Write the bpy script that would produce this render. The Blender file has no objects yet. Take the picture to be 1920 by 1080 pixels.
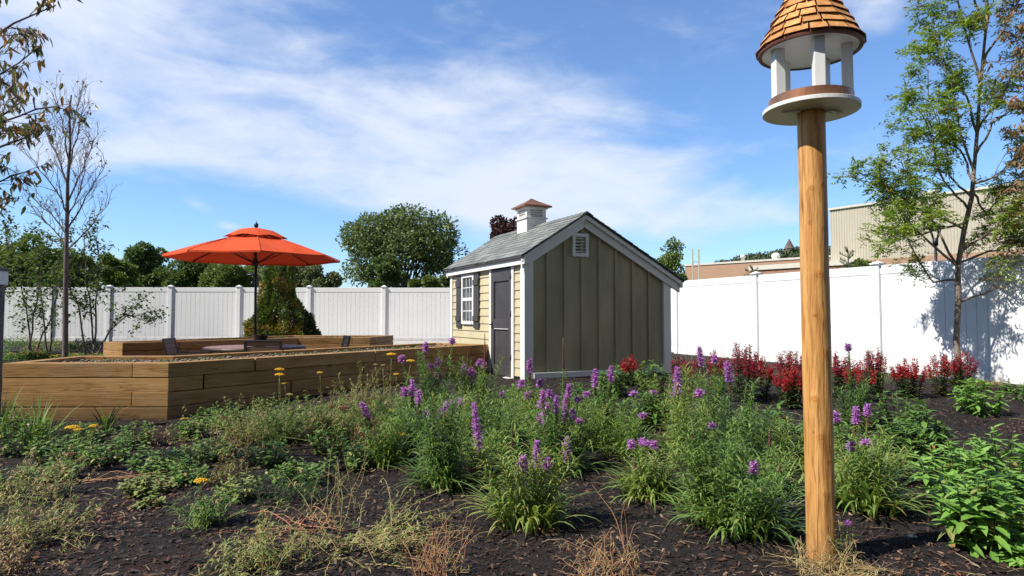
import bpy, bmesh, math, random
from mathutils import Vector, Matrix, Euler, noise
R = math.radians
S = bpy.context.scene
COL = S.collection
V = Vector
F_PX = 1200.0
PITCH = math.atan(52/1200)
CAM = V((0, 0, 1.0))
_F = V((0, math.cos(PITCH), math.sin(PITCH))); _U = V((0, -math.sin(PITCH), math.cos(PITCH)))

def ray(px, py):
    return V((1, 0, 0))*((px-960)/F_PX) + _F + _U*((540-py)/F_PX)
def at(px, py, D):
    d = ray(px, py); return CAM + d*(D/d.y)
def sm(a, b, x):
    t = max(0, min(1, (x-a)/(b-a))); return t*t*(3-2*t)
def g0(x, y):
    z = -0.2 + 0.2*sm(3.8, 9.5, y) + 0.13*sm(12, 21, y) + 0.04*sm(3, 6.5, x)*sm(7, 10, y)
    # paved terrace between the planters lies lower than the mulch
    ax, ay, bx, by = -5.2, 10.0, -3.0, 13.0
    t = max(0, min(1, ((x-ax)*(bx-ax)+(y-ay)*(by-ay))/((bx-ax)**2+(by-ay)**2)))
    d = math.hypot(x-ax-t*(bx-ax), y-ay-t*(by-ay))
    z -= (0.42)*(1-sm(1.15, 1.75, d))
    return z
def g(x, y):
    z = g0(x, y)
    if y < 20 and abs(x) < 16:
        z += 0.035*noise.noise(V((x*0.8, y*0.8, 3.1))) + 0.012*noise.noise(V((x*3.1, y*3.1, 1.7)))
    return z
def gnd(px, py):
    d = ray(px, py); t = 2.0
    if d.z >= -0.001: d.z = -0.001
    while t < 60:
        p = CAM + d*t
        if p.z <= g(p.x, p.y): return V((p.x, p.y, g(p.x, p.y)))
        t += 0.01
    return CAM + d*60

# ---------------------------------------------------------------- mesh builder
class MB:
    def __init__(s): s.v = []; s.f = []; s.m = []; s.sm = []
    def face(s, idx, m=0, smooth=False): s.f.append(idx); s.m.append(m); s.sm.append(smooth)
    def box(s, c, size, rot=None, m=0, top=1.0):
        x, y, z = size[0]/2, size[1]/2, size[2]/2; n = len(s.v)
        for sx, sy, sz in ((-1,-1,-1),(1,-1,-1),(1,1,-1),(-1,1,-1),(-1,-1,1),(1,-1,1),(1,1,1),(-1,1,1)):
            k = top if sz > 0 else 1
            p = V((sx*x*k, sy*y*k, sz*z))
            if rot is not None: p = rot @ p
            s.v.append(p+V(c))
        for q in ((0,3,2,1),(4,5,6,7),(0,1,5,4),(1,2,6,5),(2,3,7,6),(3,0,4,7)):
            s.face([n+i for i in q], m)
    def box2(s, a, b, m=0):
        a, b = V(a), V(b); s.box((a+b)/2, b-a, None, m)
    def prism(s, pts, z0, z1, m=0):
        n = len(s.v); k = len(pts)
        for z in (z0, z1):
            for p in pts: s.v.append(V((p[0], p[1], z)))
        s.face([n+k-1-i for i in range(k)], m); s.face([n+k+i for i in range(k)], m)
        for i in range(k):
            j = (i+1) % k; s.face([n+i, n+j, n+k+j, n+k+i], m)
    def extr(s, pts, off, m=0):
        """polygon of 3-D points pushed along off"""
        n = len(s.v); k = len(pts)
        for o in (V((0,0,0)), V(off)):
            for p in pts: s.v.append(V(p)+o)
        s.face([n+k-1-i for i in range(k)], m); s.face([n+k+i for i in range(k)], m)
        for i in range(k):
            j = (i+1) % k; s.face([n+i, n+j, n+k+j, n+k+i], m)
    def tube(s, pts, rad, ns=6, m=0, cap=True, smooth=True):
        n = len(s.v); k = len(pts)
        pts = [V(p) for p in pts]
        if not hasattr(rad, '__len__'): rad = [rad]*k
        up = None
        for i, p in enumerate(pts):
            d = (pts[min(i+1, k-1)]-pts[max(i-1, 0)])
            d = d.normalized() if d.length > 1e-9 else V((0,0,1))
            if up is None: up = V((1,0,0)) if abs(d.x) < .8 else V((0,1,0))
            a = d.cross(up); a = a.normalized() if a.length > 1e-6 else V((0,1,0)); b = a.cross(d); up = b
            # keep frame
            up = b
            for j in range(ns):
                t = 2*math.pi*j/ns
                s.v.append(p + a*(math.cos(t)*rad[i]) + b*(math.sin(t)*rad[i]))
        for i in range(k-1):
            for j in range(ns):
                jj = (j+1) % ns
                s.face([n+i*ns+j, n+i*ns+jj, n+(i+1)*ns+jj, n+(i+1)*ns+j], m, smooth)
        if cap:
            s.face([n+j for j in range(ns)][::-1], m); s.face([n+(k-1)*ns+j for j in range(ns)], m)
    def lathe(s, c, prof, ns=24, m=0, smooth=True, a0=0.0, closed=True):
        n = len(s.v); c = V(c)
        for r, z in prof:
            for j in range(ns):
                t = a0+2*math.pi*j/ns; s.v.append(c+V((r*math.cos(t), r*math.sin(t), z)))
        k = len(prof)
        for i in range(k-1):
            for j in range(ns):
                jj = (j+1) % ns
                s.face([n+i*ns+j, n+i*ns+jj, n+(i+1)*ns+jj, n+(i+1)*ns+j], m, smooth)
        if closed:
            s.face([n+j for j in range(ns)][::-1], m); s.face([n+(k-1)*ns+j for j in range(ns)], m)
    def ball(s, c, r, m=0, sz=1.0, seg=6, rings=4, jit=0, rng=None):
        n = len(s.v); c = V(c)
        s.v.append(c+V((0,0,-r*sz)))
        for i in range(1, rings):
            ph = math.pi*i/rings
            for j in range(seg):
                t = 2*math.pi*j/seg; rr = r*(1+(rng.uniform(-jit, jit) if rng else 0))
                s.v.append(c+V((rr*math.sin(ph)*math.cos(t), rr*math.sin(ph)*math.sin(t), -rr*sz*math.cos(ph))))
        s.v.append(c+V((0,0,r*sz))); e = len(s.v)-1
        for j in range(seg):
            jj = (j+1) % seg
            s.face([n, n+1+jj, n+1+j], m, True)
            for i in range(rings-2):
                a = n+1+i*seg; s.face([a+j, a+jj, a+seg+jj, a+seg+j], m, True)
            a = n+1+(rings-2)*seg; s.face([a+j, a+jj, e], m, True)
    def blade(s, p, az, L, w, el=1.0, droop=1.5, n=4, m=0, wmax=0.35, tw=0.0, pw=1.0):
        """thin leaf: a bent strip that narrows to its tip"""
        i0 = len(s.v); p = V(p); st = L/n; h = V((math.cos(az), math.sin(az), 0)); sd = V((-math.sin(az), math.cos(az), 0))
        for i in range(n+1):
            t = i/n
            e = el - droop*(t**pw)
            ww = w*(0.45+0.55*t/wmax if t < wmax else (1-(t-wmax)/(1-wmax))**0.75)
            if i == n: s.v.append(p.copy())
            else:
                q = sd*(ww/2)
                if tw: q = q + V((0,0,1))*(ww/2*tw)
                s.v.append(p-q); s.v.append(p+q)
            p = p + (h*math.cos(e)+V((0,0,math.sin(e))))*st
        for i in range(n-1): s.face([i0+2*i, i0+2*i+1, i0+2*i+3, i0+2*i+2], m, True)
        s.face([i0+2*n-2, i0+2*n-1, i0+2*n], m, True)
    def leaf(s, p, d, up, L, w, m=0, fold=0.25, bend=0.15):
        """pointed oval leaf folded along the midrib"""
        d = V(d).normalized(); sd = d.cross(V(up)); sd = sd.normalized() if sd.length > 1e-5 else V((1,0,0)); nn = sd.cross(d)
        n = len(s.v); p = V(p)
        a = p; b = p+d*(L*.45)-nn*(fold*w*.5); c = p+d*L-nn*(bend*L)
        s.v += [a, b, c, p+d*(L*.3)+sd*(w*.48), p+d*(L*.68)+sd*(w*.36)-nn*(bend*L*.4), p+d*(L*.3)-sd*(w*.48), p+d*(L*.68)-sd*(w*.36)-nn*(bend*L*.4)]
        s.face([n, n+3, n+4, n+1], m, False); s.face([n+1, n+4, n+2], m, False)
        s.face([n, n+1, n+6, n+5], m, False); s.face([n+1, n+2, n+6], m, False)
    def dia(s, p, d, up, L, w, m=0):
        d = V(d).normalized(); sd = d.cross(V(up)); sd = sd.normalized() if sd.length > 1e-5 else V((1,0,0))
        n = len(s.v); p = V(p)
        s.v += [p, p+d*(L*.45)+sd*(w*.5), p+d*L, p+d*(L*.45)-sd*(w*.5)]
        s.face([n, n+1, n+2, n+3], m)
    def build(s, name, mats, parent=None, origin=(0,0,0), bevel=0, props=None, rot=None):
        me = bpy.data.meshes.new(name)
        o = V(origin)
        if parent is not None: o = ORG.get(parent.name, o); ORG_R = ROT.get(parent.name)
        else: ORG_R = None
        me.from_pydata([tuple(p-o) for p in s.v], [], s.f)
        if not isinstance(mats, (list, tuple)): mats = [mats]
        for m in mats: me.materials.append(m)
        me.polygons.foreach_set('material_index', s.m); me.polygons.foreach_set('use_smooth', s.sm)
        me.update()
        ob = bpy.data.objects.new(name, me); COL.objects.link(ob)
        if parent is not None: ob.parent = parent; ORG[ob.name] = o
        else: ob.location = o
        if parent is not None and ROT.get(parent.name): ROT[ob.name] = True
        if bevel:
            b = ob.modifiers.new('bevel', 'BEVEL'); b.width = bevel; b.segments = 2; b.limit_method = 'ANGLE'
        if props:
            for k, v in props.items(): ob[k] = v
        return ob
ORG = {}; ROT = {}
def tag(o, label, cat, group=None, kind=None):
    if label: o['label'] = label
    if cat: o['category'] = cat
    if group: o['group'] = group
    if kind: o['kind'] = kind
    return o
def thing(name, label, cat, loc=(0,0,0), group=None):
    """Empty at the thing's base; its parts' vertices are given in world space and moved by its origin"""
    o = bpy.data.objects.new(name, None); COL.objects.link(o); o.location = loc; o.empty_display_size = .1
    ORG[o.name] = V(loc)
    return tag(o, label, cat, group)
def local_thing(name, label, cat, loc, rz, group=None):
    """Empty with a turn; its parts are modelled in its own axes"""
    o = bpy.data.objects.new(name, None); COL.objects.link(o); o.location = loc; o.rotation_euler = (0,0,rz); o.empty_display_size = .1
    ORG[o.name] = V((0,0,0))
    return tag(o, label, cat, group)

# ---------------------------------------------------------------- materials
def nt(name):
    m = bpy.data.materials.new(name); m.use_nodes = True; t = m.node_tree; t.nodes.clear()
    out = t.nodes.new('ShaderNodeOutputMaterial'); b = t.nodes.new('ShaderNodeBsdfPrincipled')
    t.links.new(b.outputs[0], out.inputs[0]); return m, t, b, out
def setin(n, k, v): n.inputs[k].default_value = v
def ramp(t, fac, stops, interp='LINEAR'):
    r = t.nodes.new('ShaderNodeValToRGB'); r.color_ramp.interpolation = interp
    e = r.color_ramp.elements
    while len(e) > 1: e.remove(e[0])
    e[0].position = stops[0][0]; e[0].color = (*stops[0][1], 1)
    for p, c in stops[1:]:
        x = e.new(p); x.color = (*c, 1)
    t.links.new(fac, r.inputs[0]); return r.outputs[0]
def nz(t, scale, detail=3, rough=.55, stretch=None, kind='Object', dist=0):
    tc = t.nodes.new('ShaderNodeTexCoord'); mp = t.nodes.new('ShaderNodeMapping')
    if stretch: setin(mp, 'Scale', stretch)
    t.links.new(tc.outputs[kind], mp.inputs[0])
    n = t.nodes.new('ShaderNodeTexNoise'); setin(n, 'Scale', scale); setin(n, 'Detail', detail); setin(n, 'Roughness', rough); setin(n, 'Distortion', dist)
    t.links.new(mp.outputs[0], n.inputs[0]); return n
def mix(t, a, b, fac, mode='MIX'):
    n = t.nodes.new('ShaderNodeMix'); n.data_type = 'RGBA'; n.blend_type = mode
    for sock, v in ((0, fac), (6, a), (7, b)):
        if isinstance(v, (int, float)): n.inputs[sock].default_value = v
        elif isinstance(v, tuple): n.inputs[sock].default_value = (*v, 1)
        else: t.links.new(v, n.inputs[sock])
    return n.outputs[2]
def bump(t, b, h, strength=.3, dist=.01):
    n = t.nodes.new('ShaderNodeBump'); setin(n, 'Strength', strength); setin(n, 'Distance', dist)
    t.links.new(h, n.inputs['Height']); t.links.new(n.outputs[0], b.inputs['Normal']); return n
def paint(name, c, rough=.5, var=.08, scale=6, bmp=.05, spec=.4, metal=0, stretch=None):
    m, t, b, o = nt(name)
    n = nz(t, scale, 4, stretch=stretch)
    lo = tuple(x*(1-var*1.6) for x in c); hi = tuple(min(1, x*(1+var)) for x in c)
    t.links.new(ramp(t, n.outputs[0], [(.3, lo), (.7, hi)]), b.inputs['Base Color'])
    setin(b, 'Roughness', rough); setin(b, 'Specular IOR Level', spec); setin(b, 'Metallic', metal)
    if bmp: bump(t, b, nz(t, scale*12, 3).outputs[0], bmp, .004)
    return m
def leafmat(name, cols, rough=.5, trans=.3, spec=.35, nscale=None, gain=1.0):
    cols = [tuple(min(.9, c*gain) for c in q) for q in cols]
    m, t, b, out = nt(name)
    ge = t.nodes.new('ShaderNodeNewGeometry')
    k = len(cols)
    c = ramp(t, ge.outputs['Random Per Island'], [(i/max(1, k-1), cols[i]) for i in range(k)])
    if nscale:
        n = nz(t, nscale, 2)
        c = mix(t, c, (.75, .78, .7), n.outputs[0], 'MULTIPLY')
    t.links.new(c, b.inputs['Base Color']); setin(b, 'Roughness', rough); setin(b, 'Specular IOR Level', spec)
    if trans:
        tr = t.nodes.new('ShaderNodeBsdfTranslucent'); ms = t.nodes.new('ShaderNodeMixShader'); setin(ms, 0, trans)
        g_ = mix(t, c, (1.0, 1.0, .55), 1.0, 'MULTIPLY')
        t.links.new(g_, tr.inputs[0]); t.links.new(b.outputs[0], ms.inputs[1]); t.links.new(tr.outputs[0], ms.inputs[2]); t.links.new(ms.outputs[0], out.inputs[0])
    return m
def crackline(t, c, scale, stretch, col=(.30, .18, .11), w=.012, amt=.8):
    n = nz(t, scale, 3, .5, stretch, dist=.3); a = t.nodes.new('ShaderNodeMath'); a.operation = 'SUBTRACT'; t.links.new(n.outputs[0], a.inputs[0]); a.inputs[1].default_value = .5
    b_ = t.nodes.new('ShaderNodeMath'); b_.operation = 'ABSOLUTE'; t.links.new(a.outputs[0], b_.inputs[0])
    k = ramp(t, b_.outputs[0], [(0, col), (w*.5, col), (w*1.6, (1, 1, 1))]); m2 = nz(t, scale*.35, 2, .5, stretch)
    return mix(t, c, k, mix(t, (0, 0, 0), (amt, amt, amt), ramp(t, m2.outputs[0], [(.45, (0, 0, 0)), (.6, (1, 1, 1))])), 'MULTIPLY'), k
def wood(name, cols, stretch, scale=3, bmp=.4, rough=.75, island=.25, dark=(.07, .035, .015), crack=.0, ring=None):
    """grain runs along the axis with the small stretch value"""
    m, t, b, o = nt(name)
    n = nz(t, scale, 6, .62, stretch, dist=.6); n2 = nz(t, scale*4.5, 4, .6, stretch)
    c = ramp(t, n.outputs[0], [(.25, cols[0]), (.5, cols[1]), (.75, cols[2])])
    c = mix(t, c, ramp(t, n2.outputs[0], [(.34, dark), (.5, (1, 1, 1))]), .38, 'MULTIPLY')
    c, _k = crackline(t, c, scale*1.6, stretch)
    vk = t.nodes.new('ShaderNodeTexVoronoi'); setin(vk, 'Scale', 1.7); tc = t.nodes.new('ShaderNodeTexCoord'); mk = t.nodes.new('ShaderNodeMapping'); setin(mk, 'Scale', tuple(1.0 if q < 1 else 2.2 for q in stretch)); t.links.new(tc.outputs['Object'], mk.inputs[0]); t.links.new(mk.outputs[0], vk.inputs[0])
    c = mix(t, c, ramp(t, vk.outputs[0], [(.0, (.35, .2, .12)), (.05, (.5, .33, .2)), (.075, (.8, .66, .5)), (.12, (1, 1, 1))]), .8, 'MULTIPLY')
    st_ = nz(t, 1.3, 4, .65); c = mix(t, c, ramp(t, st_.outputs[0], [(.35, (.66, .62, .58)), (.6, (1, 1, 1))]), .7, 'MULTIPLY')
    gy_ = nz(t, 2.6, 5, .7); c = mix(t, c, (.27, .225, .17), ramp(t, gy_.outputs[0], [(.52, (0, 0, 0)), (.75, (.6, .6, .6))]))
    sp = t.nodes.new('ShaderNodeSeparateXYZ'); gw = t.nodes.new('ShaderNodeNewGeometry'); t.links.new(gw.outputs['Position'], sp.inputs[0]); mr_ = t.nodes.new('ShaderNodeMapRange'); setin(mr_, 1, -.12); setin(mr_, 2, .16); setin(mr_, 3, 1.0); setin(mr_, 4, .0); t.links.new(sp.outputs[2], mr_.inputs[0])
    mu = t.nodes.new('ShaderNodeMath'); mu.operation = 'MULTIPLY'; t.links.new(mr_.outputs[0], mu.inputs[0]); t.links.new(nz(t, 5, 4, .7).outputs[0], mu.inputs[1]); c = mix(t, c, (.07, .05, .035), mu.outputs[0])
    ge = t.nodes.new('ShaderNodeNewGeometry')
    lo = 1-island
    c = mix(t, c, ramp(t, ge.outputs['Random Per Island'], [(0, (lo, lo, lo*.98)), (1, (1.0, 1.0, 1.0))]), 1.0, 'MULTIPLY')
    t.links.new(c, b.inputs['Base Color']); setin(b, 'Roughness', rough); setin(b, 'Specular IOR Level', .25)
    bump(t, b, n2.outputs[0], bmp, .006)
    return m
M = {}
def vinyl():
    m, t, b, o = nt('white_vinyl'); n = nz(t, 1.4, 5, .7); n2 = nz(t, 7, 4, .7, (1, 1, .2)); ge = t.nodes.new('ShaderNodeNewGeometry')
    c = ramp(t, ge.outputs['Random Per Island'], [(0, (.82, .825, .84)), (1, (.84, .845, .855))])
    c = mix(t, c, ramp(t, n.outputs[0], [(.35, (.97, .97, .965)), (.6, (1, 1, 1))]), 1.0, 'MULTIPLY')
    sp = t.nodes.new('ShaderNodeSeparateXYZ'); t.links.new(ge.outputs['Position'], sp.inputs[0]); mr_ = t.nodes.new('ShaderNodeMapRange'); setin(mr_, 1, .12); setin(mr_, 2, .38); setin(mr_, 3, .8); setin(mr_, 4, .0); t.links.new(sp.outputs[2], mr_.inputs[0])
    mu = t.nodes.new('ShaderNodeMath'); mu.operation = 'MULTIPLY'; t.links.new(mr_.outputs[0], mu.inputs[0]); t.links.new(ramp(t, n2.outputs[0], [(.4, (0, 0, 0)), (.7, (.8, .8, .8))]), mu.inputs[1])
    c = mix(t, c, (.34, .29, .24), mu.outputs[0]); t.links.new(c, b.inputs['Base Color']); setin(b, 'Roughness', .42); setin(b, 'Specular IOR Level', .4)
    bump(t, b, nz(t, 3, 2).outputs[0], .12, .02); return m
M['vinyl'] = vinyl()
M['white'] = paint('white_paint', (.78, .77, .74), .45, .04, 5, .05)
M['clap'] = paint('khaki_siding', (.54, .475, .30), .6, .07, 3, .08)
M['olive'] = paint('khaki_siding_shaded', (.40, .355, .22), .65, .18, 2.2, .3, .25, stretch=(1, 1, .25))  # same khaki paint, darkened to put the gable's shade into the colour
M['char'] = paint('charcoal_paint', (.065, .06, .062), .5, .1, 4, .08)
M['black'] = paint('black_metal', (.018, .018, .022), .4, .1, 8, .02)
M['copper'] = paint('copper_sheet', (.36, .165, .10), .5, .12, 5, .03, .5, .55)
M['copper2'] = paint('tray_copper_band', (.42, .19, .10), .35, .2, 14, .03, .5, .7)
M['canvas'] = None
def canvas():
    m, t, b, out = nt('orange_canvas')
    n = nz(t, 1.6, 3)
    c = ramp(t, n.outputs[0], [(.3, (.66, .085, .03)), (.7, (.76, .12, .045))])
    t.links.new(c, b.inputs['Base Color']); setin(b, 'Roughness', .85); setin(b, 'Specular IOR Level', .1)
    tr = t.nodes.new('ShaderNodeBsdfTranslucent'); setin(tr, 0, (.55, .045, .018, 1)); ms = t.nodes.new('ShaderNodeMixShader'); setin(ms, 0, .13)
    bump(t, b, nz(t, 5, 2, stretch=(1, 1, 1)).outputs[0], .35, .03)
    t.links.new(b.outputs[0], ms.inputs[1]); t.links.new(tr.outputs[0], ms.inputs[2]); t.links.new(ms.outputs[0], out.inputs[0]); return m
M['canvas'] = canvas()
WC = [(.42, .225, .08), (.54, .305, .115), (.64, .385, .165)]
M['timber_x'] = wood('timber_grain_along_x', WC, (.35, 6, 6), 2.2, .6, island=.34)
M['timber_d'] = None
M['post'] = None
def postmat():
    m, t, b, o = nt('peeled_log')
    n = nz(t, 2.4, 6, .65, (5, 5, .35), dist=.8); n2 = nz(t, 22, 4, .6, (3, 3, .22)); n3 = nz(t, 5, 5, .7, (1, 1, .6))
    c = ramp(t, n.outputs[0], [(.25, (.46, .20, .05)), (.5, (.64, .33, .10)), (.78, (.76, .46, .18))])
    c = mix(t, c, ramp(t, n2.outputs[0], [(.38, (.38, .24, .14)), (.52, (1, 1, 1))]), .55, 'MULTIPLY')
    c = mix(t, c, ramp(t, n3.outputs[0], [(.62, (1, 1, 1)), (.75, (.62, .5, .4))]), .7, 'MULTIPLY')
    # knots
    vo = t.nodes.new('ShaderNodeTexVoronoi'); setin(vo, 'Scale', 4.2); setin(vo, 'Randomness', 1.0)
    tc = t.nodes.new('ShaderNodeTexCoord'); mp = t.nodes.new('ShaderNodeMapping'); setin(mp, 'Scale', (2.4, 2.4, 1.3)); setin(mp, 'Location', (.3, .1, .4)); t.links.new(tc.outputs['Object'], mp.inputs[0]); wj = nz(t, 9, 2); va = t.nodes.new('ShaderNodeVectorMath'); va.operation = 'ADD'; t.links.new(mp.outputs[0], va.inputs[0]); vs = t.nodes.new('ShaderNodeVectorMath'); vs.operation = 'SCALE'; setin(vs, 3, .16); t.links.new(wj.outputs[1], vs.inputs[0]); t.links.new(vs.outputs[0], va.inputs[1]); t.links.new(va.outputs[0], vo.inputs[0])
    k = ramp(t, vo.outputs[0], [(.0, (.45, .28, .16)), (.03, (.6, .42, .26)), (.045, (.95, .85, .7)), (.06, (.72, .55, .4)), (.10, (1, 1, 1))])
    c = mix(t, c, k, .8, 'MULTIPLY')
    c, ck = crackline(t, c, 7, (3, 3, .14), (.22, .12, .07), .014, .9)
    kk = None
    for kz, kt, kr in ((1.2, 262, 1), (.42, 250, .8), (1.62, 238, .7), (.82, 282, 1.1), (.15, 266, .7), (.60, 232, .8), (1.42, 290, .8), (1.0, 240, .5), (.3, 285, .6)):
        vm = t.nodes.new('ShaderNodeVectorMath'); vm.operation = 'DISTANCE'; t.links.new(tc.outputs['Object'], vm.inputs[0]); vm.inputs[1].default_value = (.066*math.cos(R(kt)), .066*math.sin(R(kt)), kz+.2)
        dv_ = t.nodes.new('ShaderNodeMath'); dv_.operation = 'DIVIDE'; t.links.new(vm.outputs['Value'], dv_.inputs[0]); dv_.inputs[1].default_value = kr
        if kk is None: kk = dv_.outputs[0]
        else:
            mn = t.nodes.new('ShaderNodeMath'); mn.operation = 'MINIMUM'; t.links.new(kk, mn.inputs[0]); t.links.new(dv_.outputs[0], mn.inputs[1]); kk = mn.outputs[0]
    kj = t.nodes.new('ShaderNodeMath'); kj.operation = 'ADD'; t.links.new(kk, kj.inputs[0]); kjn = t.nodes.new('ShaderNodeMath'); kjn.operation = 'MULTIPLY_ADD'; t.links.new(nz(t, 60, 2).outputs[0], kjn.inputs[0]); kjn.inputs[1].default_value = .012; kjn.inputs[2].default_value = -.006; t.links.new(kjn.outputs[0], kj.inputs[1])
    kc = ramp(t, kj.outputs[0], [(0, (.35, .2, .12)), (.006, (.5, .3, .18)), (.008, (.95, .8, .6)), (.0115, (.9, .72, .5)), (.0135, (.45, .27, .16)), (.017, (.9, .8, .66)), (.03, (1, 1, 1))]); c = mix(t, c, kc, .9, 'MULTIPLY')
    sp = t.nodes.new('ShaderNodeSeparateXYZ'); t.links.new(tc.outputs['Object'], sp.inputs[0]); mr_ = t.nodes.new('ShaderNodeMapRange'); setin(mr_, 1, .0); setin(mr_, 2, .32); setin(mr_, 3, .75); setin(mr_, 4, .0); t.links.new(sp.outputs[2], mr_.inputs[0])
    mu = t.nodes.new('ShaderNodeMath'); mu.operation = 'MULTIPLY'; t.links.new(mr_.outputs[0], mu.inputs[0]); t.links.new(nz(t, 16, 4, .7).outputs[0], mu.inputs[1]); c = mix(t, c, (.10, .07, .05), mu.outputs[0])
    t.links.new(c, b.inputs['Base Color']); setin(b, 'Roughness', .55); setin(b, 'Specular IOR Level', .35)
    h = mix(t, n2.outputs[0], n.outputs[0], .5)
    h = mix(t, h, k, .35, 'MULTIPLY')
    bump(t, b, h, .9, .012); return m
M['post'] = postmat()
M['cedar'] = wood('cedar_shake', [(.68, .27, .08), (.82, .39, .13), (.90, .54, .24)], (5, 5, .6), 7, .4, .6, .42, (.55, .32, .16))
M['rimdark'] = paint('cedar_edge', (.16, .055, .03), .6, .2, 12, .1)
def shingle():
    m, t, b, o = nt('grey_asphalt_shingle')
    ge = t.nodes.new('ShaderNodeNewGeometry'); n = nz(t, 160, 2, .7); n2 = nz(t, 3, 3)
    c = ramp(t, ge.outputs['Random Per Island'], [(0, (.17, .18, .175)), (.5, (.22, .235, .225)), (1, (.29, .305, .29))])
    c = mix(t, c, ramp(t, n.outputs[0], [(.35, (.6, .6, .6)), (.65, (1.15, 1.15, 1.15))]), .8, 'MULTIPLY')
    t.links.new(c, b.inputs['Base Color']); setin(b, 'Roughness', .95); setin(b, 'Specular IOR Level', .1)
    bump(t, b, n.outputs[0], .5, .004); return m
M['shingle'] = shingle()
def mulch():
    m, t, b, o = nt('dark_bark_mulch')
    n = nz(t, 34, 5, .75, kind='Object'); n2 = nz(t, 2.2, 4, .6); n3 = nz(t, 110, 3, .7, (1, 1.0, 1)); n4 = nz(t, 1.1, 5, .7)
    c = ramp(t, n.outputs[0], [(.3, (.010, .008, .008)), (.5, (.026, .020, .019)), (.7, (.060, .046, .042))])
    c = mix(t, c, ramp(t, n3.outputs[0], [(.40, (.45, .45, .45)), (.68, (1.7, 1.6, 1.55))]), .8, 'MULTIPLY')
    c = mix(t, c, (.075, .03, .018), ramp(t, n4.outputs[0], [(.55, (0, 0, 0)), (.72, (.55, .55, .55))]))
    t.links.new(c, b.inputs['Base Color']); setin(b, 'Roughness', .9); setin(b, 'Specular IOR Level', .25)
    h = mix(t, n.outputs[0], n3.outputs[0], .45)
    bump(t, b, h, 1.0, .035); return m
M['mulch'] = mulch()
M['grassland'] = paint('far_ground', (.06, .085, .03), .95, .3, .2, .1, .1)
M['paving'] = paint('pale_paving', (.42, .40, .37), .85, .1, 3, .1, .2)
M['soil'] = None
def soil():
    m, t, b, o = nt('gravelly_soil')
    vo = t.nodes.new('ShaderNodeTexVoronoi'); setin(vo, 'Scale', 38); tc = t.nodes.new('ShaderNodeTexCoord'); t.links.new(tc.outputs['Object'], vo.inputs[0])
    c = ramp(t, vo.outputs['Color'], [(0, (.08, .055, .04)), (.5, (.17, .13, .10)), (1, (.34, .29, .24))])
    t.links.new(c, b.inputs['Base Color']); setin(b, 'Roughness', .95)
    bump(t, b, vo.outputs[0], .8, .03); return m
M['soil'] = soil()
M['glass'] = None
def glass():
    m, t, b, o = nt('window_glass'); setin(b, 'Base Color', (.12, .14, .16, 1)); setin(b, 'Roughness', .04); setin(b, 'Specular IOR Level', 1.0); setin(b, 'Metallic', .35); return m
M['glass'] = glass()
M['slatwood'] = paint('brown_faux_wood', (.20, .12, .085), .55, .2, 5, .1, .3, stretch=(.3, 3, 3))
M['tabletop'] = paint('table_slats', (.25, .13, .09), .45, .25, 3, .1, .4, stretch=(.3, 3, 3))
M['frame'] = paint('bronze_metal', (.045, .036, .032), .45, .1, 8, 0, .4, .3)
M['stem'] = leafmat('green_stem', [(.05, .09, .02), (.09, .14, .035)], .6, 0)
M['bark'] = paint('grey_bark', (.24, .19, .155), .85, .3, 22, .5, .15, stretch=(1, 1, .35))
M['bark_dark'] = paint('dark_bark', (.17, .135, .135), .85, .3, 22, .5, .15, stretch=(1, 1, .35))

# ---------------------------------------------------------------- camera
cam = bpy.data.objects.new('camera', bpy.data.cameras.new('camera')); COL.objects.link(cam)
cam.location = CAM; cam.rotation_euler = (math.pi/2+PITCH, 0, 0)
cam.data.sensor_width = 36; cam.data.lens = 36*F_PX/1920; cam.data.clip_start = .05; cam.data.clip_end = 5000
S.camera = cam

# ---------------------------------------------------------------- light
EL = R(48); SUN_H = V((-.908, -.415, 0)).normalized()
sun_dir = V((SUN_H.x*math.cos(EL), SUN_H.y*math.cos(EL), math.sin(EL)))
sl = bpy.data.lights.new('sun', 'SUN'); sl.energy = 4.7; sl.angle = R(.53); sl.color = (1, .955, .88)
so = bpy.data.objects.new('sun', sl); COL.objects.link(so); so.rotation_euler = (-sun_dir).to_track_quat('-Z', 'Y').to_euler(); so.location = (0, 0, 30)
w = bpy.data.worlds.new('World'); S.world = w; w.use_nodes = True; t = w.node_tree; t.nodes.clear()
def MN(op, a, b=None, c=None):
    n = t.nodes.new('ShaderNodeMath'); n.operation = op
    for i, v in enumerate((a, b, c)):
        if v is None: continue
        if isinstance(v, (int, float)): n.inputs[i].default_value = v
        else: t.links.new(v, n.inputs[i])
    return n.outputs[0]
sky = t.nodes.new('ShaderNodeTexSky'); sky.sky_type = 'NISHITA'; sky.sun_disc = False; sky.sun_elevation = EL
sky.sun_rotation = math.atan2(SUN_H.x, SUN_H.y); sky.air_density = 1.0; sky.dust_density = .4; sky.ozone_density = 2.5; sky.altitude = 100
tc = t.nodes.new('ShaderNodeTexCoord'); sx = t.nodes.new('ShaderNodeSeparateXYZ'); t.links.new(tc.outputs['Generated'], sx.inputs[0])
az = MN('ARCTAN2', sx.outputs[0], sx.outputs[1]); el = MN('ARCSINE', sx.outputs[2])
def azel(px, py):
    d = ray(px, py).normalized(); return math.atan2(d.x, d.y), math.asin(d.z)
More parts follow.
